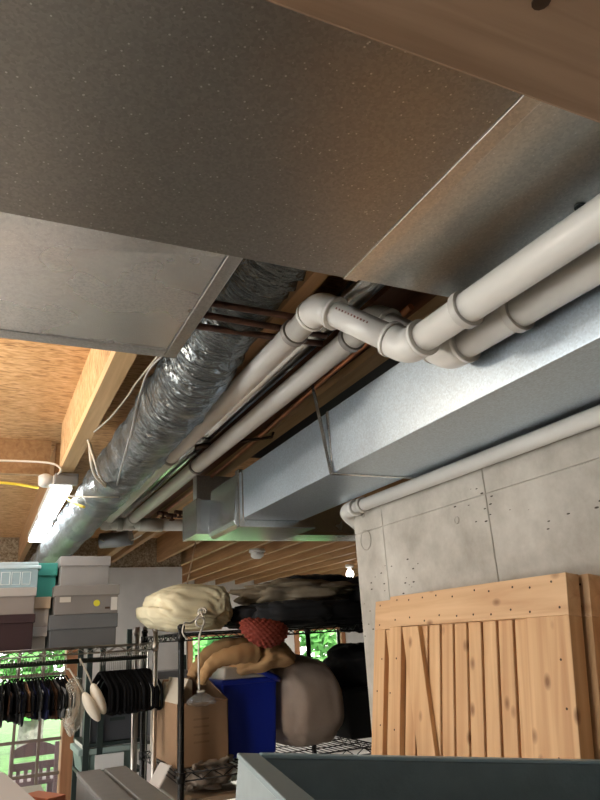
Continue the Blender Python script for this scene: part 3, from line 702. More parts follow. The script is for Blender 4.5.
# boxes on the garment rack: pixel outlines measured on the plane of the shelf front
def lidded(name, label, x0, x1, yb, yt, Y, depth, bodycol, lidcol=None, lidfrac=.3, group=None, cat='box', tiltz=0, zb=None):
    a, b, t = atY(x0, yb, Y), atY(x1, yb, Y), atY((x0+x1)/2, yt, Y)
    w = b.x-a.x; z0 = zb if zb is not None else (a.z+b.z)/2; h = t.z-z0
    o = thing(name, label, cat, ((a.x+b.x)/2, Y+depth/2, z0), tiltz, group)
    mb = mat(name+'_body', bodycol, .7, var=.06, vscale=6); ml = mat(name+'_lid', lidcol or bodycol, .7, var=.06, vscale=6)
    MB().b2((-w/2+.006, -depth/2+.006, 0), (w/2-.006, depth/2-.006, h-.004)).build('box_body', mb, o, .002)
    MB().b2((-w/2, -depth/2, h*(1-lidfrac)), (w/2, depth/2, h)).build('box_lid', ml, o, .002)
    return o, w, h, depth
zs = ZG+.003
o, w, h, dp = lidded('shoe_box', 'dark blue-grey lidded box at the bottom of the grey stack', 48, 117, 645, 614, 3.44, .32, (.10, .107, .115), (.115, .122, .13), .45, zb=zs); z1 = zs+h
o, w, h, dp = lidded('shoe_box', 'taupe-grey box with a yellow dot sticker in the middle of the grey stack', 53, 119, 614, 585, 3.43, .32, (.20, .187, .18), (.235, .222, .212), .36, zb=z1); z2 = z1+h
MB().lathe([(.015, -.0008), (.015, .0008)], (0, 0, 0), 20).build('yellow_sticker', mat('yellow_sticker', (.70, .66, .05), .6), o)
s = [c for c in o.children if c.name.startswith('yellow')][0]; s.location = (.045, -dp/2+.005, h*.36); s.rotation_euler = (PI/2, 0, 0)
MB().b2((-.125, -dp/2+.002, h*.42), (-.075, -dp/2+.006, h*.60)).build('paper_label', mat('old_label', (.5, .47, .42), .8), o)
MB().b2((.112, -dp/2-.001, h*.10), (.142, -dp/2+.006, h*.55)).build('paper_label', mat('white_label', (.62, .61, .58), .8), o)
MB().b2((.085, -dp/2+.004, h*.15), (.108, -dp/2+.0058, h*.22)).build('printed_text', M_NAIL, o)
o, w, h, dp = lidded('shoe_box', 'pale grey lidded box on top of the grey stack', 59, 110, 585, 556, 3.45, .30, (.28, .272, .265), (.32, .312, .305), .33, zb=z2)
o, w, h, dp = lidded('shoe_box', 'dark maroon box at the bottom left, under a grey-beige box', -36, 33, 650, 615, 3.44, .32, (.022, .006, .009), None, .25, zb=zs); z1 = zs+h
o, w, h, dp = lidded('shoe_box', 'grey-beige box with pale lid between maroon box and clear bin', -36, 35, 615, 588, 3.44, .32, (.22, .195, .182), (.36, .345, .33), .33, zb=z1); z2 = z1+h
# clear plastic bin
a, b, t = atY(-30, 587, 3.45), atY(37, 587, 3.45), atY(5, 562, 3.45); w = b.x-a.x; h = t.z-z2
o = thing('plastic_bin', 'clear pale blue plastic bin with lid on top of the left stack', 'bin', ((a.x+b.x)/2, 3.6, z2))
mfilm = plastic_film('clear_blue_plastic', (.55, .74, .82), .42)
m = MB(); t = .004; W2, D2 = w/2, .15
m.b2((-W2, -D2, 0), (W2, D2, t)); m.b2((-W2, -D2, 0), (W2, -D2+t, h*.72)); m.b2((-W2, D2-t, 0), (W2, D2, h*.72)); m.b2((-W2, -D2, 0), (-W2+t, D2, h*.72)); m.b2((W2-t, -D2, 0), (W2, D2, h*.72))
m.build('bin_body', mfilm, o, .002)
m = MB(); m.b2((-W2-.01, -D2-.01, h*.72), (W2+.012, D2+.01, h*.86)); m.b2((-W2, -D2, h*.86), (W2, D2, h)); m.build('bin_lid', plastic_film('clear_lid', (.70, .84, .90), .55), o, .004)
m = MB()
for k in range(5):
    x = W2-.05-.045*k; m.tube([(x-.018, -D2-.001, .015), (x+.018, -D2-.001, .015), (x+.018, -D2-.001, h*.6), (x-.018, -D2-.001, h*.6), (x-.018, -D2-.001, .015)], .002, 5)
m.build('moulded_ribs', plastic_film('rib_white', (.85, .93, .96), .7), o)
m = MB(); m.b2((-W2+.03, -D2+.03, .006), (W2-.04, D2-.03, h*.5)); tag(m.build('folded_cloth', mat('pale_cloth', (.50, .62, .68), .8)), 'pale folded cloth inside the clear bin', 'cloth').location = o.location
# boxes behind
o, w, h, dp = lidded('shoe_box', 'small white lidded box at the bottom of the narrow middle stack', 26, 46, 648, 627, 3.52, .25, (.40, .39, .37), (.45, .44, .42), .45, zb=zs); z1 = zs+h
o, w, h, dp = lidded('shoe_box', 'narrow cream and white box under the teal box', 29, 49, 627, 597, 3.52, .25, (.42, .38, .34), (.48, .36, .25), .4, zb=z1); z2 = z1+h
o, w, h, dp = lidded('shoe_box', 'bright teal lidded box at the top between clear bin and grey stack', 20, 56, 595, 563, 3.54, .28, (.03, .24, .20), (.035, .26, .215), .38, zb=z2)

# ------------------------------------------------------------------ rack contents
def lump(name, label, cat, c, rad, m, amp=.12, fr=2.2, sq=1.0, flat=None, seed=0, pleat=0, nu=56, nv=34, fine=.03):
    so = Vector((seed*3.1, seed*1.7, seed*.9))
    def fn(d, u, v):
        e = Vector([math.copysign(abs(x)**sq, x) for x in d])
        q_ = Vector((d.x*fr*2.2, d.y*fr*1.6, d.z*fr*1.2))+so; k = 1 + amp*noise.noise(d*fr+so) + fine*noise.noise(d*fr*3.5+so) - (.10+fine)*(1-abs(noise.noise(q_+Vector((noise.noise(q_*.7), 0, 0))*1.5))*2.2)*.5
        if pleat: k += pleat*math.sin(u*2*PI*18 + 2*noise.noise(d*2+so))*(abs(d.z)**2)
        p = Vector((e.x*rad[0], e.y*rad[1], e.z*rad[2]))*k
        if flat is not None and p.z < -flat: p.z = -flat + (p.z+flat)*.05
        return p
    o = MB().blob(fn, nu, nv).build(name, m); o.location = c; return tag(o, label, cat) if label else o
# cream drawstring bag, mouth facing the camera
M_CREAM = mat('cream_bag_cloth', (.86, .79, .55), .75, var=.04, vscale=12, bump=.2, bscale=35)
pc = atY(189, 611, 3.36); hw = (atY(228, 611, 3.3).x-atY(146, 611, 3.3).x)/2
o = thing('drawstring_bag', 'stuffed cream drawstring bag on top of the black rack', 'bag', (pc.x, 3.40, ZT+.004))
hz = (atY(190, 585, 3.3).z-ZT)/2
def bagfn(d, u, v):
    # axis of the mouth is -Y (towards the camera), offset to the lower right
    ax = Vector((.50, -.78, -.38)).normalized()
    e = Vector([math.copysign(abs(x)**.58, x) for x in d])
    p = Vector((e.x*hw*1.0, e.y*.20, e.z*hz))
    ang = d.angle(ax); k = math.exp(-(ang/1.1)**2)
    t1 = ax.orthogonal().normalized(); t2 = ax.cross(t1); phi = math.atan2(d.dot(t1), d.dot(t2))
    pl = (math.sin(phi*21+3*noise.noise(d*2.5))+.6*math.sin(phi*37+2*noise.noise(d*5))) * .032*k*min(1, ang/.25)
    p *= 1 + pl + .07*noise.noise(d*2.0) + .03*noise.noise(d*6)
    if ang < .35: p -= ax*.05*(1-ang/.35)
    p.x -= .03*max(0, -d.x)*(d.z < 0)
    if d.x < 0: p.z += -d.x*.02 - (.03 if d.z > 0 else -.02)*abs(d.x)
    p.z = max(p.z, -hz*.93)
    return p + Vector((0, 0, hz))
MB().blob(bagfn, 96, 60).build('bag_cloth', M_CREAM, o)
M_CORD = mat('white_cord', (.74, .70, .62), .7)
kn = atY(201, 612, 3.19)-o.location
m = MB(); m.torus(kn, (0, 1, 0), .014, .005, 14, 6); m.torus(kn+Vector((.012, 0, .004)), (.4, 1, .2), .012, .005, 14, 6)
m.tube(spline([kn, kn+Vector((-.03, -.02, -.03)), kn+Vector((-.07, -.06, -.05)), kn+Vector((-.11, -.11, -.05)), kn+Vector((-.125, -.13, -.09)), kn+Vector((-.10, -.12, -.12))], 6), .004, 6)
m.tube(spline([kn, kn+Vector((.0, -.05, -.05)), atY(199, 640, RF-.03)-o.location, atY(199, 690, RF-.01)-o.location], 6), .0045, 6)
m.build('drawstring', M_CORD, o)
m = MB(); m.torus(atY(200, 622, RF-.03)-o.location, (0, 1, .3), .02, .0045, 14, 6); m.build('cord_loop', M_CORD, o)
# dark duvet and khaki blanket on the top shelf
M_BLK = mat('black_duvet', (.010, .010, .012), .8, spec=.3, bump=.3, bscale=14)
M_BLK2 = mat('charcoal_cloth', (.020, .021, .024), .85, bump=.3, bscale=18)
M_KHAKI = mat('khaki_blanket', (.27, .22, .15), .9, color2=(.42, .36, .27), vscale=7, bump=.35, bscale=16)
def onshelf(x0, x1, yt, Y, dz=0): 
    a, b, t = atY(x0, yt, Y), atY(x1, yt, Y), atY((x0+x1)/2, yt, Y); return (a.x+b.x)/2, (b.x-a.x)/2, t.z
cx, rx, zt = onshelf(228, 363, 602, 3.35); hz = (zt-ZT)/2
lump('folded_duvet', 'black folded duvet flat on the top shelf of the rack', 'duvet', (cx, 3.42, ZT+hz+.004), (rx*1.02, .27, hz*1.0), M_BLK, .10, 2.2, .55, hz, 2)
cx, rx, zt = onshelf(252, 330, 597, 3.2)
lump('black_jacket', 'charcoal folded cloth at the front of the black duvet', 'cloth', (cx, 3.2, ZT+.070), (rx, .10, .062), M_BLK2, .14, 2.6, .7, .062, 5)
cx, rx, zt = onshelf(233, 345, 585, 3.5)
lump('khaki_blanket', 'crumpled khaki blanket on top of the black duvet', 'blanket', (cx, 3.45, zt-.060), (rx, .20, .075), M_KHAKI, .35, 2.8, .8, None, 9, fine=.10)
lump('olive_cloth', 'pale olive cloth heap on the duvet near the concrete wall', 'cloth', atY(325, 590, 3.4)+Vector((0, 0, -.01)), (.16, .16, .035), mat('olive_cloth', (.22, .20, .13), .9, bump=.3, bscale=18), .4, 3, .9, None, 11, fine=.1)
lump('black_bag', 'black plastic bag piled highest on the rack beside the concrete wall', 'bag', atY(315, 586, 3.62)+Vector((0, 0, .0)), (.26, .16, .06), M_BLK2, .35, 2.4, .8, None, 14, fine=.1)
lump('black_sack', 'black sack slumping over the right end of the rack', 'bag', atY(363, 606, 3.4), (.13, .2, .14), M_BLK, .25, 2, .8, None, 19)
# rust-red quilted cushion pressed under the shelf
M_RUST = mat('rust_quilt', (.25, .04, .022), .7)
p = atY(265, 633, 3.045)
def quilt(d, u, v):
    p = Vector((d.x*.108, d.y*.05, d.z*.058))
    p.z += .02*d.x*d.x - .016*d.x
    q = math.sin((d.x*1.6+d.z)*8)*math.sin((d.x*1.6-d.z)*8)
    return p*(1+.16*abs(q)**.5) 
o = MB().blob(quilt, 90, 60).build('quilted_cushion', M_RUST); o.location = p+Vector((-.003, 0, 0)); tag(o, 'rust-red quilted cushion under the top shelf, above the tan coat', 'cushion')
# cooler
mx0, mx1 = atY(219, 720, 3.3).x, atY(274, 720, 3.3).x
zt = atY(245, 682, 3.25).z
o = thing('cooler', 'royal blue plastic cooler with white lid on the rack middle shelf', 'cooler', ((mx0+mx1)/2, 3.42, ZM+.004)); w = (mx1-mx0)/2; h = zt-ZM
M_BLUE = mat('royal_blue_plastic', (.012, .035, .42), .38, spec=.5)
m = MB(); m.hexa([(-w*.93, -.16, 0), (w*.93, -.16, 0), (w*.93, .16, 0), (-w*.93, .16, 0), (-w, -.18, h), (w, -.18, h), (w, .18, h), (-w, .18, h)]); m.build('cooler_body', M_BLUE, o, .012, 3)
m = MB(); m.b2((-w*1.02, -.185, h-.012), (w*1.02, .185, h+.012)); m.build('cooler_rim', M_BLUE, o, .006)
m = MB(); m.hexa([(-w*.98, -.18, h+.012), (w*.98, -.18, h+.012), (w*.98, .18, h+.012), (-w*.98, .18, h+.012), (-w*.85, -.15, h+.065), (w*.85, -.15, h+.065), (w*.85, .15, h+.065), (-w*.85, .15, h+.065)]); m.build('cooler_lid', mat('cooler_white', (.58, .56, .52), .5), o, .01, 3)
m = MB(); m.tube([(w+.012, -.05, h-.01), (w+.012, -.17, h-.005), (w*.9, -.2, h+.005), (w*.45, -.2, h+.035), (w*.2, -.2, h+.045)], .014, 10); m.build('cooler_handle', M_BLUE, o)
# tan coat draped over cooler, sleeves hanging left
M_TAN = mat('tan_canvas', (.50, .30, .135), .85, color2=(.60, .37, .18), vscale=5, bump=.2, bscale=20)
M_TAN2 = mat('brown_tan_canvas', (.40, .24, .11), .85, bump=.2, bscale=20)
o = thing('tan_coat', 'tan padded coat draped over the blue cooler', 'coat', atY(262, 655, 3.3))
B = Vector(o.location)
def coat(d, u, v):
    p = Vector((d.x*.155, d.y*.19, d.z*.075))*(1+.16*noise.noise(d*2.2+Vector((3, 1, 0)))+.05*noise.noise(d*6)); p.z -= .045*d.x*d.x - .02*d.x; return p
MB().blob(coat, 60, 36).build('coat_body', M_TAN, o)
def sleeve(P, r0, r1, m):
    pts = spline(P, 8); n = len(pts); b = MB()
    b.tube([p-B for p in pts], r0, 18, True, lambda i: (r0+(r1-r0)*i/(n-1))*(1+.06*math.sin(i*1.7)))
    return b.build('sleeve', m, o)
sleeve([atY(255, 652, 3.16), atY(235, 655, 3.13), atY(216, 661, 3.13), atY(205, 674, 3.14), atY(201, 684, 3.15)], .048, .020, M_TAN)
sleeve([atY(250, 645, 3.36), atY(228, 646, 3.34), atY(208, 655, 3.34), atY(196, 670, 3.34), atY(191, 678, 3.34)], .05, .024, M_TAN2)
# beige laundry sack
zc = atY(310, 655, 3.3).z; hh = (zc-ZM)/2
cx = (atY(280, 700, 3.3).x+atY(340, 700, 3.3).x)/2; rx = (atY(340, 700, 3.3).x-atY(278, 700, 3.3).x)/2
M_BEIGE = mat('beige_sack', (.44, .355, .295), .85, var=.05, bump=.2, bscale=18)
o = thing('laundry_sack', 'plump beige cloth sack standing between cooler and black bag', 'sack', (cx, 3.38, ZM+.004))
def sack(d, u, v):
    e = Vector([math.copysign(abs(x)**.66, x) for x in d]); tp = 1-.22*max(0, d.z)**2
    p = Vector((e.x*rx*tp*1.05, e.y*.19*tp, e.z*hh))*(1+.07*noise.noise(d*2.2)+.03*noise.noise(Vector((d.x*7, d.y*7, d.z*2.2)))+.05*max(0, -d.z)*noise.noise(Vector((d.x*3, d.y*3, d.z*13)))); p.x -= .06*max(0, d.z)
    p.z = max(p.z, -hh*.97); return p+Vector((0, 0, hh))
MB().blob(sack, 64, 44).build('sack_cloth', M_BEIGE, o)
# black bag and bin behind at right
cx = atY(352, 700, 3.45).x
lump('black_bag', 'rounded black bag on the middle shelf beside the concrete wall', 'bag', (cx+.05, 3.45, ZM+.34), (.19, .18, .13), M_BLK, .1, 2, .8, None, 21)
o = thing('black_bin', 'black bin under the rounded black bag by the concrete wall', 'bin', (cx+.06, 3.47, ZM+.004))
MB().hexa([(-.15, -.15, 0), (.15, -.15, 0), (.15, .15, 0), (-.15, .15, 0), (-.17, -.17, .23), (.17, -.17, .23), (.17, .17, .23), (-.17, .17, .23)]).build('bin_body', M_BLK2, o, .01)
MB().b2((-.18, -.18, .225), (.18, .18, .245)).build('bin_rim', M_BLK, o, .006)
# cardboard box, open flaps
M_CARD = mat('cardboard', (.30, .185, .105), .85, var=.05); M_CARDL = mat('pale_cardboard', (.52, .47, .38), .85, var=.05)
x0, x1 = atY(178, 720, 3.17).x, atY(229, 720, 3.17).x; zt = atY(205, 703, 3.17).z; h = zt-ZM; w = (x1-x0)
o = thing('cardboard_box', 'open brown cardboard box at the left front of the rack', 'box', ((x0+x1)/2, 3.38, ZM+.004)); D = .2; t = .004; w2 = w/2
m = MB(); m.b2((-w2, -D, 0), (w2, -D+t, h)); m.b2((-w2, D-t, 0), (w2, D, h)); m.b2((-w2, -D, 0), (-w2+t, D, h)); m.b2((w2-t, -D, 0), (w2, D, h)); m.b2((-w2, -D, 0), (w2, D, t)); m.build('box_body', M_CARD, o)
def flap(P, nm='box_flap', mm=M_CARD):
    P = [Vector(p) for p in P]; n = (P[1]-P[0]).cross(P[3]-P[0]).normalized()*.002
    return MB().hexa([p-n for p in P]+[p+n for p in P]).build(nm, mm, o)
flap([(w2, -D, h), (w2, D, h), (w2-.085, D-.06, h+.10), (w2-.085, -D+.06, h+.10)])
flap([(-w2, -D, h), (-w2, D, h), (-w2+.06, D-.02, h+.10), (-w2+.06, -D+.03, h+.10)], mm=M_CARDL)
flap([(-w2, D, h), (w2, D, h), (w2-.02, D-.05, h+.09), (-w2+.02, D-.05, h+.09)])
for z in (h*.72, h*.6, h*.48, h*.36): MB().b2((-.045, -D-.0006, z), (.03-.02*z, -D, z+.008)).build('faded_print', mat('faded_print', (.24, .145, .08), .9), o)
# clear plastic bag hanging on the cord inside the box
o = thing('clear_bag', 'crinkled clear plastic bag tied to the white cord over the cardboard box', 'bag', atY(201, 690, 3.16))
def cbag(d, u, v):
    t = (1-d.z)/2; p = Vector((d.x*(.012+.085*t), d.y*(.012+.06*t), -.065*t)); return p*(1+.15*noise.noise(d*5)) 
MB().blob(cbag, 40, 24).build('film', plastic_film('clear_film', (.55, .55, .53), .22), o)
MB().torus((0, 0, -.006), (0, 0, 1), .014, .006, 14, 6).build('tied_neck', M_CORD, o)
# pale carton left behind the post
o = thing('pale_carton', 'pale grey-green carton behind the front left post of the rack', 'box', (atY(168, 720, 3.62).x+.015, 3.66, ZM+.004))
MB().b2((-.06, -.15, 0), (.08, .15, .34)).build('carton_body', M_CARDL, o, .003); MB().b2((-.062, -.152, .25), (.082, .152, .256)).build('carton_tape', mat('tape', (.55, .50, .42), .4), o)
# lower shelf: crumpled bag, striped parcel
M_CRUMP = mat('brown_grey_bag', (.20, .155, .12), .6, color2=(.40, .34, .28), vscale=9, bump=.5, bscale=30)
zlo = atY(200, 795, 3.2).z
lump('crumpled_bag', 'crumpled brown and grey bag below the cardboard box', 'bag', (atY(206, 780, 3.25).x, 3.28, zlo+.085), (.125, .14, .075), M_CRUMP, .25, 3, .8, .07, 31, fine=.1)
o = thing('striped_parcel', 'white paper parcel with grey stripes at the left of the rack', 'parcel', atY(169, 782, 3.25), .5)
o.rotation_euler = (.15, .6, .5)
MB().b2((-.07, -.04, -.05), (.07, .04, .05)).build('parcel_body', mat('parcel_white', (.62, .60, .57), .7), o, .008)
for k in range(3): MB().b2((-.071, -.0415, .005+.014*k), (.071, -.04, .010+.014*k)).build('stripe', mat('stripe_grey', (.2, .2, .21), .7), o)
lump('white_bottle_bag', 'pale green-white plastic bag at the right of the crumpled bag', 'bag', (atY(233, 782, 3.3).x, 3.34, zlo+.08), (.045, .06, .075), plastic_film('pale_green_film', (.62, .72, .66), .8), .2, 3, .9, .07, 33)
o = MB().b2((LX+.02, RF+.03, zlo-.02), (atY(243, 795, 3.2).x, RB-.1, zlo)).build('wooden_board', mat('tan_board', (.42, .31, .21), .7)); tag(o, 'tan flat board under the crumpled bag', 'board')
struct_leg = MB()
# ------------------------------------------------------------------ darker shelving behind the garment rack
BY = 4.9
bx0, bx1 = atY(88, 700, BY).x, atY(141, 700, BY).x
r3 = thing('metal_shelving', 'dark green metal shelving behind the garment rack', 'shelving', (0, 0, 0))
M_DKG = mat('dark_green_metal', (.030, .045, .042), .5, metal=.3)
for (x, y) in ((bx0, BY), (bx0+.085, BY), (bx0, BY+.45), (bx1, BY+.45)): MB().b2((x-.018, y-.012, 0), (x+.018, y+.012, 1.72)).build('post', M_DKG, r3)
for x in (bx1-.035, bx1+.02): MB().tube([(x, BY, 0), (x, BY, 1.72)], .018, 10).build('post', M_CHROME, r3)
zd = atY(115, 741, BY).z
for z in (zd, .45, atY(110, 772, BY).z): MB().b2((bx0-.02, BY-.01, z-.02), (bx1+.02, BY+.46, z)).build('shelf', M_DKG, r3)
o = thing('dark_drawer', 'dark grey storage drawer on the green metal shelving', 'drawer', ((bx0+bx1)/2+.02, BY+.2, zd+.002))
MB().b2((-.17, -.19, 0), (.17, .19, .20)).build('drawer_body', mat('dark_grey_plastic', (.06, .065, .075), .5), o, .006); MB().b2((-.05, -.20, .12), (.05, -.19, .14)).build('drawer_handle', M_DKG, o)
o = thing('storage_bin', 'grey-green storage bin with white lid and white label', 'bin', (atY(109, 760, BY).x, BY+.2, atY(110, 772, BY).z+.001)); hb = atY(110, 741, BY).z - o.location.z
MB().hexa([(-.16, -.18, 0), (.16, -.18, 0), (.16, .18, 0), (-.16, .18, 0), (-.185, -.2, hb*.8), (.185, -.2, hb*.8), (.185, .2, hb*.8), (-.185, .2, hb*.8)]).build('bin_body', mat('bin_green', (.17, .25, .23), .5), o, .006)
MB().b2((-.195, -.21, hb*.62), (.195, .21, hb*.82)).build('bin_rim', mat('bin_rim', (.26, .34, .32), .5), o, .006)
MB().b2((-.17, -.19, hb*.82), (.17, .19, hb*.97)).build('bin_lid', mat('bin_lid', (.60, .60, .56), .5), o, .006)
MB().b2((-.09, -.222, .02), (.09, -.2, hb*.6)).build('bin_label', M_WHITEP, o)
# clutter seen through the gap between both racks
gx = atY(169, 690, 5.6).x
o = thing('utility_shelf', 'grey utility shelf in the gap between the two racks', 'shelving', (gx, 5.9, 0))
for x in (-.16, .26):
    for y in (-.2, .2): MB().b2((x-.015, y-.015, 0), (x+.015, y+.015, 1.5)).build('post', M_DKG, o)
for z in (.5, .9, 1.22): MB().b2((-.18, -.22, z-.02), (.28, .22, z)).build('shelf', M_GREYP, o)
for i, (lb, dx, z, w, h, c) in enumerate((('grey carton on the upper board of the utility shelf', .0, 1.22, .3, .17, (.16, .16, .165)), ('black case with pale tag on the middle board of the utility shelf', .04, .90, .3, .2, (.05, .05, .055)), ('pinkish white carton on the lower board of the utility shelf', .02, .5, .3, .26, (.42, .38, .37)))):
    q = thing('storage_case', lb, 'box', (gx+dx+.04, 5.88, z+.001)); MB().b2((-w/2, -.15, 0), (w/2, .15, h)).build('case_body', mat('case', c, .7), q, .006); MB().b2((-.03, -.153, h*.3), (.05, -.149, h*.65)).build('case_tag', mat('case_tag', (.45, .44, .42), .7), q)

# ------------------------------------------------------------------ barn-door panels leaning on the concrete wall
def barn_door(name, label, xt, yl, yr, zt, brace=True, lean=math.radians(8.3), group=None):
    W_ = yl-yr; Hh = zt/math.cos(lean); T = .036
    o = thing(name, label, 'door panel', (xt - math.tan(lean)*zt, (yl+yr)/2, 0), 0, group)
    o.rotation_euler = (0, lean, 0)      # local z runs up the door, local y across it, -x is the face
    a, b = W_/2, -W_/2                   # a: far end (left in the picture)
    rl = .085
    # plank field, each plank with V-groove gaps
    ls, rs = .062, .125
    y = a-ls; npl = 9; pw = (W_-ls-rs)/npl
    for i in range(npl):
        MB().b2((.014, y-pw*(i+1)+.0042, .02), (T, y-pw*i-.0042, Hh-.02)).build('plank', M_PINE, o, .003)
    MB().b2((T-.006, b+.01, .02), (T-.001, a-.01, Hh-.02)).build('backing', M_BROWN, o)
    MB().b2((0, a-ls, 0), (T, a, Hh-rl)).build('stile', M_PINE, o, .0015)
    MB().b2((0, b, 0), (T, b+rs, Hh-rl)).build('stile', M_PINE, o, .0015)
    MB().b2((0, b, Hh-rl), (T, a, Hh)).build('rail', M_PINEH, o, .0015)
    MB().b2((0, b+rs, 0), (T, a-ls, .1)).build('rail', M_PINEH, o, .0015)
    m = MB(); random.seed(int(xt*1000))
    for yy in [b+.03+(W_-.06)*k/9 for k in range(10)]:
        for zz in (Hh-.018, Hh-rl+.016): y_ = yy+random.uniform(-.012, .012); z_ = zz+random.uniform(-.006, .006); m.tube([(-.0008, y_, z_), (.001, y_, z_)], .0026, 8)
    for zz in [Hh-.17-.09*k for k in range(14)]:
        for yy in (b+.04, a-.03): y_ = yy+random.uniform(-.02, .02); m.tube([(-.0008, y_, zz), (.001, y_, zz)], .0026, 8)
    m.build('nail_heads', M_NAIL, o)
    if brace:
        zb = Hh-rl; y0 = a-ls; w = .078
        # diagonal brace from the top left corner down to the right
        dy, dz = -.255*1.55, -1.0*1.55
        P = [(.0, y0-.004, zb-.002), (.0, y0-.004-w, zb-.002), (.0, y0-.004-w+dy, zb+dz), (.0, y0-.004+dy, zb+dz)]
        MB().hexa([Vector(p) for p in P]+[Vector(p)+Vector((.0135, 0, 0)) for p in P]).build('brace', M_PINE, o, .0015)
    return o
barn_door('barn_door', 'front knotty pine barn door leaning on the concrete wall, with diagonal brace', 1.10, 1.735, 1.052, 1.693)
barn_door('barn_door', 'second pine barn door behind, showing at the left of the front one', 1.145, 1.895, 1.036, 1.688)
barn_door('barn_door', 'third pine barn door closest to the concrete wall', 1.188, 1.72, .90, 1.678, False)

# ------------------------------------------------------------------ furniture at the bottom edge
# open drawer-like tray, tipped to the right
cor = Vector((.389, 1.0, 1.4375)); yaw, beta = math.radians(11), math.radians(6.2)
ex = Vector((math.cos(yaw)*math.cos(beta), -math.sin(yaw)*math.cos(beta), -math.sin(beta)))
ey = Vector((-math.sin(yaw), -math.cos(yaw), 0)); ez = ex.cross(-ey)
TR = Matrix((ex, -ey, ez)).transposed().to_4x4(); TR.translation = cor
o = thing('open_drawer', 'large blue-grey painted open drawer tipped to the right in front of the doors', 'drawer'); o.matrix_world = TR
LW, LD, LH = .78, .62, .20
MB().b2((-.004, 0, -LH), (LW, .016, 0)).build('back_board', M_SLATE, o, .002)
MB().b2((-.030, -LD, -LH), (0, .016, -.003)).build('side_board', M_SLATEL, o, .002)
MB().b2((-.032, -LD, -.003), (.0, .018, .004)).build('side_cap', mat('blue_grey_cap', (.25, .31, .33), .45), o, .0015)
MB().b2((.0, -.002, .0), (LW, .018, .005)).build('back_cap', mat('pale_cap', (.30, .44, .52), .4), o, .0015)
MB().b2((LW, -LD, -LH), (LW+.016, .016, 0)).build('side_board', M_SLATE, o, .002)
MB().b2((0, -LD, -.062), (LW, 0, -.052)).build('drawer_floor', M_SLATEL, o)
# bench under it
o = thing('workbench', 'grey workbench carrying the blue-grey drawer', 'bench', (.62, .70, 0))
MB().b2((-.28, -.36, 1.10), (.34, .22, 1.14)).build('bench_top', M_GREYP, o, .003)
for x in (-.24, .30):
    for y in (-.32, .18): MB().b2((x-.03, y-.03, 0), (x+.03, y+.03, 1.10)).build('leg', M_GREYP, o)
# two grey boards / file drawers side by side
zg = 1.25
a, b = atZ(77, 772, zg), atZ(126, 766, zg)
for i, (fa, fb) in enumerate(((0, .47), (.56, 1.0))):
    x0, x1 = a.x+(b.x-a.x)*fa, a.x+(b.x-a.x)*fb
    o = thing('grey_cabinet', ('left' if i == 0 else 'right')+' of two narrow grey painted cabinets at the bottom edge', 'cabinet', ((x0+x1)/2, a.y-.5, 0), 0, 'narrow grey cabinets')
    MB().b2((-(x1-x0)/2, -.5, 0), ((x1-x0)/2, .5, zg-.012)).build('carcass', M_GREYP, o, .003)
    MB().b2((-(x1-x0)/2-.002, -.502, zg-.012), ((x1-x0)/2+.002, .502, zg)).build('top_board', mat('grey_top', (.14, .14, .138), .42, var=.08, vscale=20), o, .003)
# white carton, red box and white table at the lower left corner
zc = 1.22
P = [atZ(-45, 765, zc), atZ(4, 772, zc), atZ(40, 803, zc), atZ(-5, 830, zc)]
o = thing('white_carton', 'white carton in the bottom left corner', 'box', P[1]-Vector((0, 0, 0)))
B = Vector(o.location)
MB().hexa([Vector((p.x, p.y, zc-.14))-B for p in P]+[p-B for p in P]).build('carton_body', mat('carton_white', (.42, .41, .41), .6), o, .003)
o = thing('red_carton', 'small red carton beside the white carton at the bottom left', 'box', atZ(38, 794, 1.15)-Vector((0, 0, .004)))
MB().b2((-.03, -.10, -.064), (.035, .05, .0)).build('carton_body', mat('carton_red', (.42, .08, .05), .6), o, .002); MB().b2((-.032, -.102, -.03), (.037, .052, .004)).build('carton_lid', mat('carton_orange', (.45, .16, .09), .6), o, .002); o.rotation_euler = (0, 0, .5)
zt = 1.08; a = atZ(20, 787, zt); b = atZ(74, 785, zt)
o = thing('white_table', 'white table top edge between red carton and grey cabinets', 'table', ((a.x+b.x)/2, a.y-.65, 0))
cl_ = atZ(77, 772, 1.25).x - .012 - o.location.x
MB().b2((-.8, -.65, zt-.03), (cl_, .65, zt)).build('table_top', mat('table_white', (.42, .41, .39), .5), o, .004)
for x in (-.75, cl_-.03):
    for y in (-.6, .6): MB().b2((x-.025, y-.025, 0), (x+.025, y+.025, zt-.03)).build('leg', M_WHITEP, o)

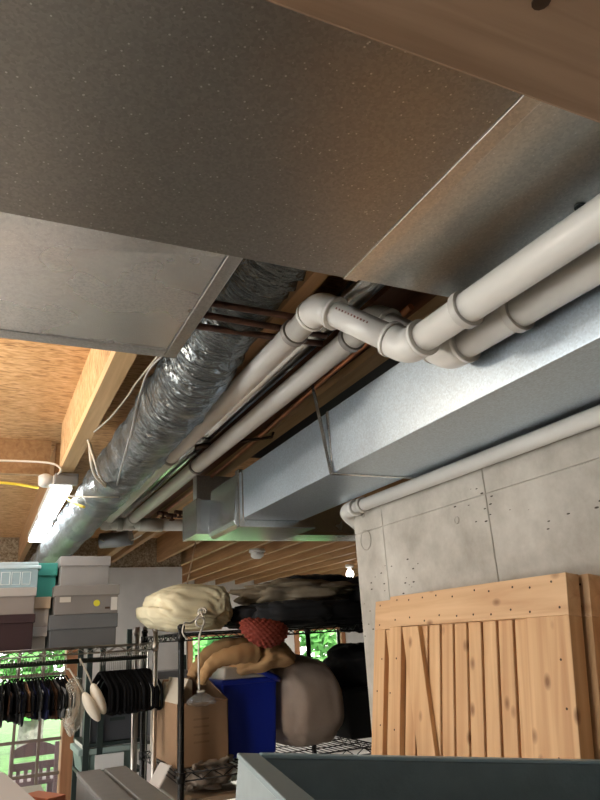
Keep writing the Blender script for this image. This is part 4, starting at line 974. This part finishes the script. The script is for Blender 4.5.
# ------------------------------------------------------------------ outdoors: patio, chair, trees
struct(MB().b2((-14, YW+.15, -.12), (20, 40, -.02)).build('lawn', mat('grass', (.06, .15, .035), .9, var=.3, vscale=5)))
struct(MB().b2((-6, YD+.15, -.10), (1.66, YW+.1, 0)).build('patio', mat('patio_stone', (.22, .21, .20), .8, var=.1)))
ch0 = atY(35, 747, 7.9)
o = thing('porch_chair', 'mauve-grey slatted wooden chair outside the glazed door', 'chair', (ch0.x, 7.9, 0))
M_CH = mat('mauve_paint', (.30, .20, .24), .6)
zt = ch0.z; hw = .21
for s_ in (-1, 1):
    MB().b2((s_*hw-.02, -.03, 0), (s_*hw+.02, .03, zt+.03)).build('back_post', M_CH, o, .006)
    MB().b2((s_*hw-.028, .45, 0), (s_*hw+.028, .51, .40)).build('front_leg', M_CH, o, .006)
m = MB(); n = 12; top = []
for k in range(n): 
    x0, x1 = -hw+2*hw*k/n, -hw+2*hw*(k+1)/n; f_ = lambda x: zt-.02+.07*(1-(x/hw)**2)
    m.hexa([(x0, -.015, zt-.08), (x1, -.015, zt-.08), (x1, .015, zt-.08), (x0, .015, zt-.08), (x0, -.015, f_(x0)), (x1, -.015, f_(x1)), (x1, .015, f_(x1)), (x0, .015, f_(x0))])
m.build('top_rail', M_CH, o)
MB().b2((-hw, -.015, zt-.20), (hw, .015, zt-.13)).build('back_rail', M_CH, o, .004)
for k in range(5): x = -hw+2*hw*(k+1)/6; MB().b2((x-.018, -.01, .36), (x+.018, .01, zt-.2)).build('slat', M_CH, o, .003)
MB().b2((-hw-.03, -.02, .36), (hw+.03, .52, .40)).build('seat', M_CH, o, .006)
M_LEAF = mat('leaf_green', (.09, .34, .07), .6, color2=(.24, .58, .17), vscale=2.5)
M_LEAF2 = mat('leaf_deep', (.07, .26, .09), .6, color2=(.17, .45, .14), vscale=2.5)
for mm in (M_LEAF, M_LEAF2):
    b = mm.node_tree.nodes['Principled BSDF']; b.inputs['Transmission Weight'].default_value = 0.0
M_BARK = mat('grey_bark', (.22, .21, .19), .9, var=.3, vscale=12, bump=.6, bscale=20)
def tree(label, x, y, h, r, mm, n, trunk=.12, zc=None):
    o = thing('tree', label, 'tree', (x, y, 0))
    MB().tube(spline([(0, 0, -.05), (.05, 0, h*.4), (-.03, .05, h*.8), (0, 0, h)], 5), trunk, 10, True, lambda i: trunk*(1-.035*i)).build('trunk', M_BARK, o)
    m = MB(); random.seed(int(x*100)+77)
    zc = zc or h*.6
    for k in range(n):
        d = Vector((random.gauss(0, 1), random.gauss(0, 1), random.gauss(0, 1))).normalized()*(random.random()**.4)
        c = Vector((d.x*r, d.y*r*.7, zc+d.z*h*.5)); 
        if c.z < .05: c.z = .05+random.random()*.4
        a = Vector((random.gauss(0, 1), random.gauss(0, 1), random.gauss(0, .6))).normalized(); b = a.orthogonal().normalized(); s = random.uniform(.08, .17)
        P = [c-a*s, c+b*s*.5, c+a*s, c-b*s*.5]
        m.bm.faces.new([m.bm.verts.new(p) for p in P])
    m.build('foliage', mm, o); return o
tree('leafy tree with a thick grey trunk behind the chair outside', 1.0, 13.4, 4.5, 1.25, M_LEAF, 2600, .22)
tree('bright green bush outside the left part of the glazed door', -1.6, 12.4, 3.2, 1.2, M_LEAF, 2200, .08)
tree('light green tree outside the right part of the glazed door', 2.7, 11.4, 3.0, .8, M_LEAF, 1700, .07)
tree('dense green tree seen through the left far window', 5.0, 13.5, 4.6, 1.35, M_LEAF2, 4200, .14)
tree('pale green tree seen through the right far window', 7.4, 13.8, 4.6, 1.3, M_LEAF, 4200, .14)
tree('tall green tree far beyond the patio', 4.6, 20.0, 7.0, 2.9, M_LEAF, 2600, .25)
tree('broad green tree far beyond the right window', 11.6, 21.0, 7.5, 3.3, M_LEAF2, 2600, .25)
tree('tall dark green tree far at the left', -2.2, 19.0, 7.0, 2.8, M_LEAF2, 2600, .25)

# surface details belong to the part that carries them
def under(child, part):
    for o in list(bpy.data.objects):
        if o.parent and not o.parent.parent and o.name.split('.')[0] == child and o.type == 'MESH':
            c = [q for q in o.parent.children if q.name.split('.')[0] == part]
            if c: c.sort(key=lambda q: 0 if q.name.split('.')[1:] == o.name.split('.')[1:] else 1); o.parent = c[0]
for a_, b_ in (('lens', 'housing'), ('drawer_handle', 'drawer_body'), ('yellow_sticker', 'box_body'), ('paper_label', 'box_body'), ('printed_text', 'box_body'), ('stripe', 'parcel_body'),
               ('faded_print', 'box_body'), ('printed_marks', 'offset_run'), ('bin_label', 'bin_body'), ('cord_loop', 'drawstring'), ('case_tag', 'case_body'), ('moulded_ribs', 'bin_body'), ('carton_tape', 'carton_body'), ('tied_neck', 'film'), ('knot', 'beam_board'), ('round_hole', 'right_panel')):
    under(a_, b_)
